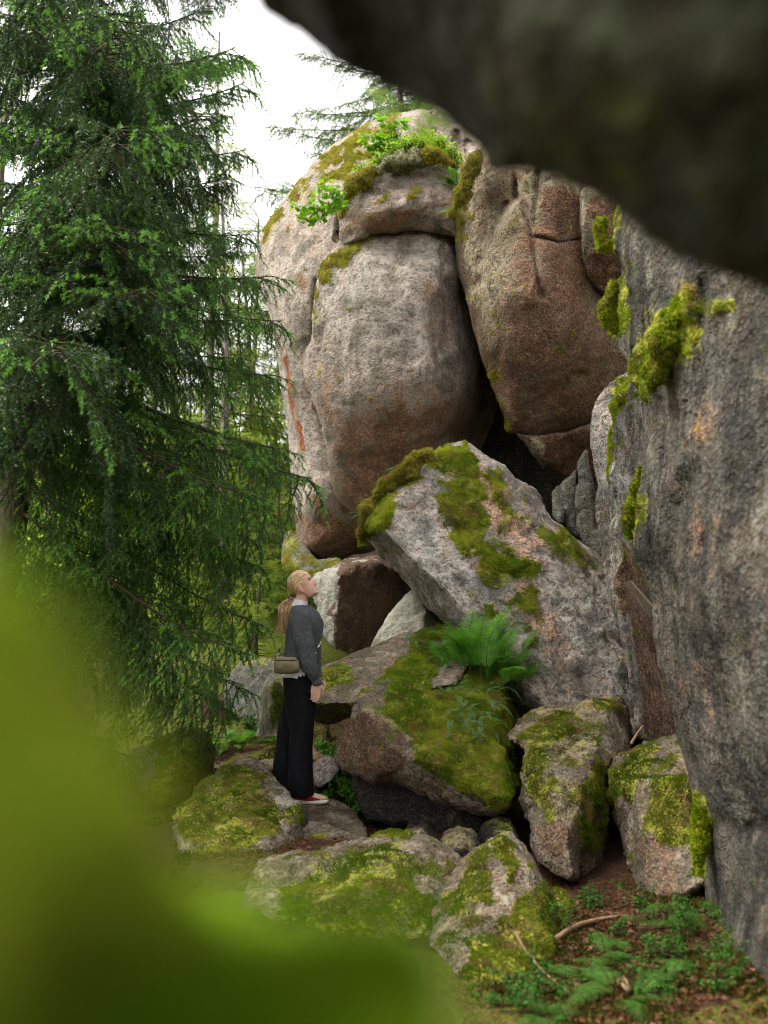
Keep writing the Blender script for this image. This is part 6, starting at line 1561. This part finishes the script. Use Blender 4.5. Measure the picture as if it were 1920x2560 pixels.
for i in range(70):                                        # loose flyaway hairs
    a = g.uniform(-1.4, 1.4); x0 = g.uniform(-.10, .05)
    st = np.array([x0, math.sin(a) * .07, .112 * math.cos(a) * math.sqrt(max(.05, 1 - (x0 / .115) ** 2))])
    if i > 40: st = np.array([-.105, g.normal(0, .02), g.uniform(-.07, -.02)])
    dr = np.array([-.6, g.normal(0, .4), g.uniform(-.6, .3)]); u = np.linspace(0, 1, 7)[:, None]
    pth = st + dr * u * g.uniform(.02, .06) + np.array([0, 0, -.03]) * u ** 2 * g.uniform(0, 1.5)
    v, f = tube(head_pts(pth), np.linspace(.0009, .0004, 7), 3); SV.append(v); SF.append(f + kk); kk += len(v)
o = mesh_obj('flyaway_hair', np.vstack(SV), np.vstack(SF), M['hair'], person, True, None, {'tint': np.full(sum(len(v) for v in SV), .9)}); o['kind'] = 'stuff'
th = np.linspace(0, 2 * np.pi, 40)
axd = np.array([-.75, 0, -.66]); b1 = np.array([0, 1.0, 0]); b2 = np.cross(axd, b1)
ring = K0 + np.array([-.006, 0, -.004]) + .030 * (np.cos(th)[:, None] * b1 + np.sin(th)[:, None] * b2)
v, f = tube(ring, .016 * (1 + .3 * np.sin(th * 9)), 10); v = v + fbm(v, 60, 2, 3)[:, None] * .004
mesh_obj('scrunchie', v, f, M['scrunchie'], person)
# ---- clothes
sw = [limb([(752, 1672, .0, .128, .185), (751, 1660, 0, .136, .19), (752, 1640, 0, .134, .188), (754, 1610, 0, .134, .18), (757, 1580, 0, .132, .18), (756, 1555, 0, .122, .185), (750, 1536, 0, .103, .185), (745, 1523, 0, .080, .14), (744, 1514, 0, .064, .075)], 34),
      limb([(748, 1530, -.13, .07, .06), (750, 1545, -.175, .078, .062), (754, 1575, -.195, .076, .058), (762, 1610, -.20, .073, .056), (770, 1645, -.195, .068, .054), (780, 1675, -.18, .056, .050), (788, 1692, -.165, .043, .040), (793, 1702, -.153, .037, .034), (794, 1708, -.15, .034, .031)], 30),
      limb([(748, 1530, .13, .07, .06), (752, 1550, .175, .078, .062), (760, 1590, .195, .074, .058), (774, 1640, .19, .066, .054), (784, 1676, .17, .05, .046), (789, 1696, .155, .036, .034), (790, 1704, .15, .033, .031)], 30)]
remeshed('sweater', sw, .006, M['wool'], person, 3, .030, 3, (8, 8, 5))
cuff = limb([(792, 1699, -.154, .036, .033), (794, 1706, -.152, .036, .033), (795, 1711, -.15, .033, .030)], 8); mesh_obj('cuff', *cuff, M['wool'], person)
col = limb([(743, 1520, 0, .068, .08), (745, 1512, 0, .062, .068), (747, 1506, 0, .058, .060), (748, 1502, 0, .056, .057)], 8, caps=False); o = mesh_obj('shirt_collar', *col, M['shirt'], person)
hem = limb([(749, 1664, 0, .120, .172), (747, 1685, 0, .128, .178), (745, 1697, .0, .130, .180)], 8, caps=False)
hv3, hf3 = hem; hv3 = hv3 + np.array([0, 0, 1.0]) * (.028 * fbm(hv3 * [1, 1, 0], 7, 2, 8))[:, None] * (hv3[:, 2:3] < W(0, 1680)[2])
o = mesh_obj('shirt_hem', hv3, hf3, M['shirt'], person); so = o.modifiers.new('t', 'SOLIDIFY'); so.thickness = .004
tr = [limb([(748, 1660, 0, .110, .165), (747, 1690, 0, .116, .175), (747, 1715, 0, .120, .182), (748, 1740, 0, .118, .18)], 12),
      limb([(748, 1720, -.075, .112, .10), (752, 1780, -.085, .098, .095), (753, 1830, -.09, .088, .09), (753, 1880, -.095, .085, .09), (753, 1930, -.10, .090, .095), (753, 1965, -.10, .098, .10), (753, 1980, -.10, .101, .10)], 26),
      limb([(742, 1720, .075, .105, .10), (732, 1780, .08, .092, .095), (722, 1830, .085, .083, .09), (715, 1880, .09, .083, .09), (708, 1930, .09, .090, .095), (704, 1958, .09, .094, .10), (703, 1970, .09, .096, .10)], 26)]
remeshed('trousers', tr, .007, M['trouser'], person, 4, .026, 9, (14, 14, 2.0))
# ---- sneakers
def shoe(x, y, d):
    out = empty('sneaker', W(x, y, d)); out.parent = person; out.matrix_parent_inverse = Matrix.Translation(-person.location)
    def S(q): return W(x, y, d) + np.asarray(q, float)
    def put_(nm, rows, mat, power=2.4):
        r = smooth_path(np.array([list(S((a, 0, h))) + [hh, w] for a, h, hh, w in rows]), 26)
        v, f = loft(r[:, :3], r[:, 3], r[:, 4], 22, (0, 0, 1), power=power)
        o = mesh_obj(nm, v, f, mat); o.parent = out; o.matrix_parent_inverse = Matrix.Translation(-Vector(W(x, y, d)))
        return o
    put_('sole', [(-.115, .022, .008, .026), (-.10, .021, .020, .036), (-.05, .020, .020, .040), (0, .018, .017, .038), (.06, .018, .017, .044), (.11, .020, .016, .042), (.142, .024, .011, .030), (.152, .028, .004, .014)], M['sole'], 3.2)
    put_('upper', [(-.112, .060, .014, .018), (-.095, .066, .034, .030), (-.05, .064, .040, .035), (0, .058, .036, .036), (.05, .050, .026, .041), (.10, .043, .019, .038), (.135, .038, .011, .024), (.146, .036, .004, .01)], M['shoe_beige'])
    put_('side_panel', [(-.117, .058, .020, .024), (-.09, .062, .040, .037), (-.05, .055, .037, .0425), (0, .050, .031, .043), (.05, .044, .020, .0445), (.09, .040, .008, .042)], M['shoe_red'])
    put_('toe_cap', [(.095, .036, .006, .036), (.115, .038, .014, .0345), (.138, .036, .010, .0225), (.149, .034, .003, .008)], plain_mat('tan_toe', (.42, .22, .12), (.52, .30, .18), 50, .85, .2, .2, .002))
    return out
shoe(772, 2003, -.10); shoe(712, 1985, .09)
# ---- shoulder bag: hangs at her hip, its own thing
bagc = W(722, 1660, -.235)
bag = empty('shoulder_bag', bagc - [0, 0, .065]); tag(bag, 'small olive nylon shoulder bag hanging at her hip', 'bag')
r = smooth_path(np.array([[*(bagc + [-.092, 0, 0]), .02, .02], [*(bagc + [-.086, 0, 0]), .05, .034], [*(bagc + [-.06, 0, -.002]), .068, .045], [*(bagc + [0, 0, -.003]), .070, .048], [*(bagc + [.05, 0, -.002]), .068, .046], [*(bagc + [.080, 0, .002]), .052, .036], [*(bagc + [.09, 0, .004]), .02, .02]]), 26)
v, f = loft(r[:, :3], r[:, 3] * .86, r[:, 4] * 1.05, 30, (0, 0, 1), power=2.3)
v = v + fbm(v, 22, 3, 6)[:, None] * np.array([0, .006, .003])
mesh_obj('bag_body', v, f, M['bag'], bag)
zp = np.array([bagc + [x_, -.047 + .010 * (abs(x_) / .08) ** 4, .036] for x_ in np.linspace(-.078, .078, 16)]); v, f = tube(zp, .0035, 6); mesh_obj('zip', v, f, M['twig'], bag)
M['strap'] = plain_mat('strap_pattern', (.03, .022, .02), (.62, .55, .50), 30, .8, .2, 0, .001, detail=0)
sp_ = smooth_path(np.array([bagc + [-.085, .02, .03], W(700, 1620, -.08), W(702, 1580, .02), W(716, 1545, .08), W(742, 1516, .12), W(775, 1545, .10), W(800, 1590, 0.0), W(795, 1620, -.10), W(770, 1650, -.20), bagc + [.085, .02, .03]]), 60)
v, f = loft(sp_, np.full(60, .010), np.full(60, .002), 8, (0, .3, .2)); mesh_obj('strap', v, f, M['strap'], bag)
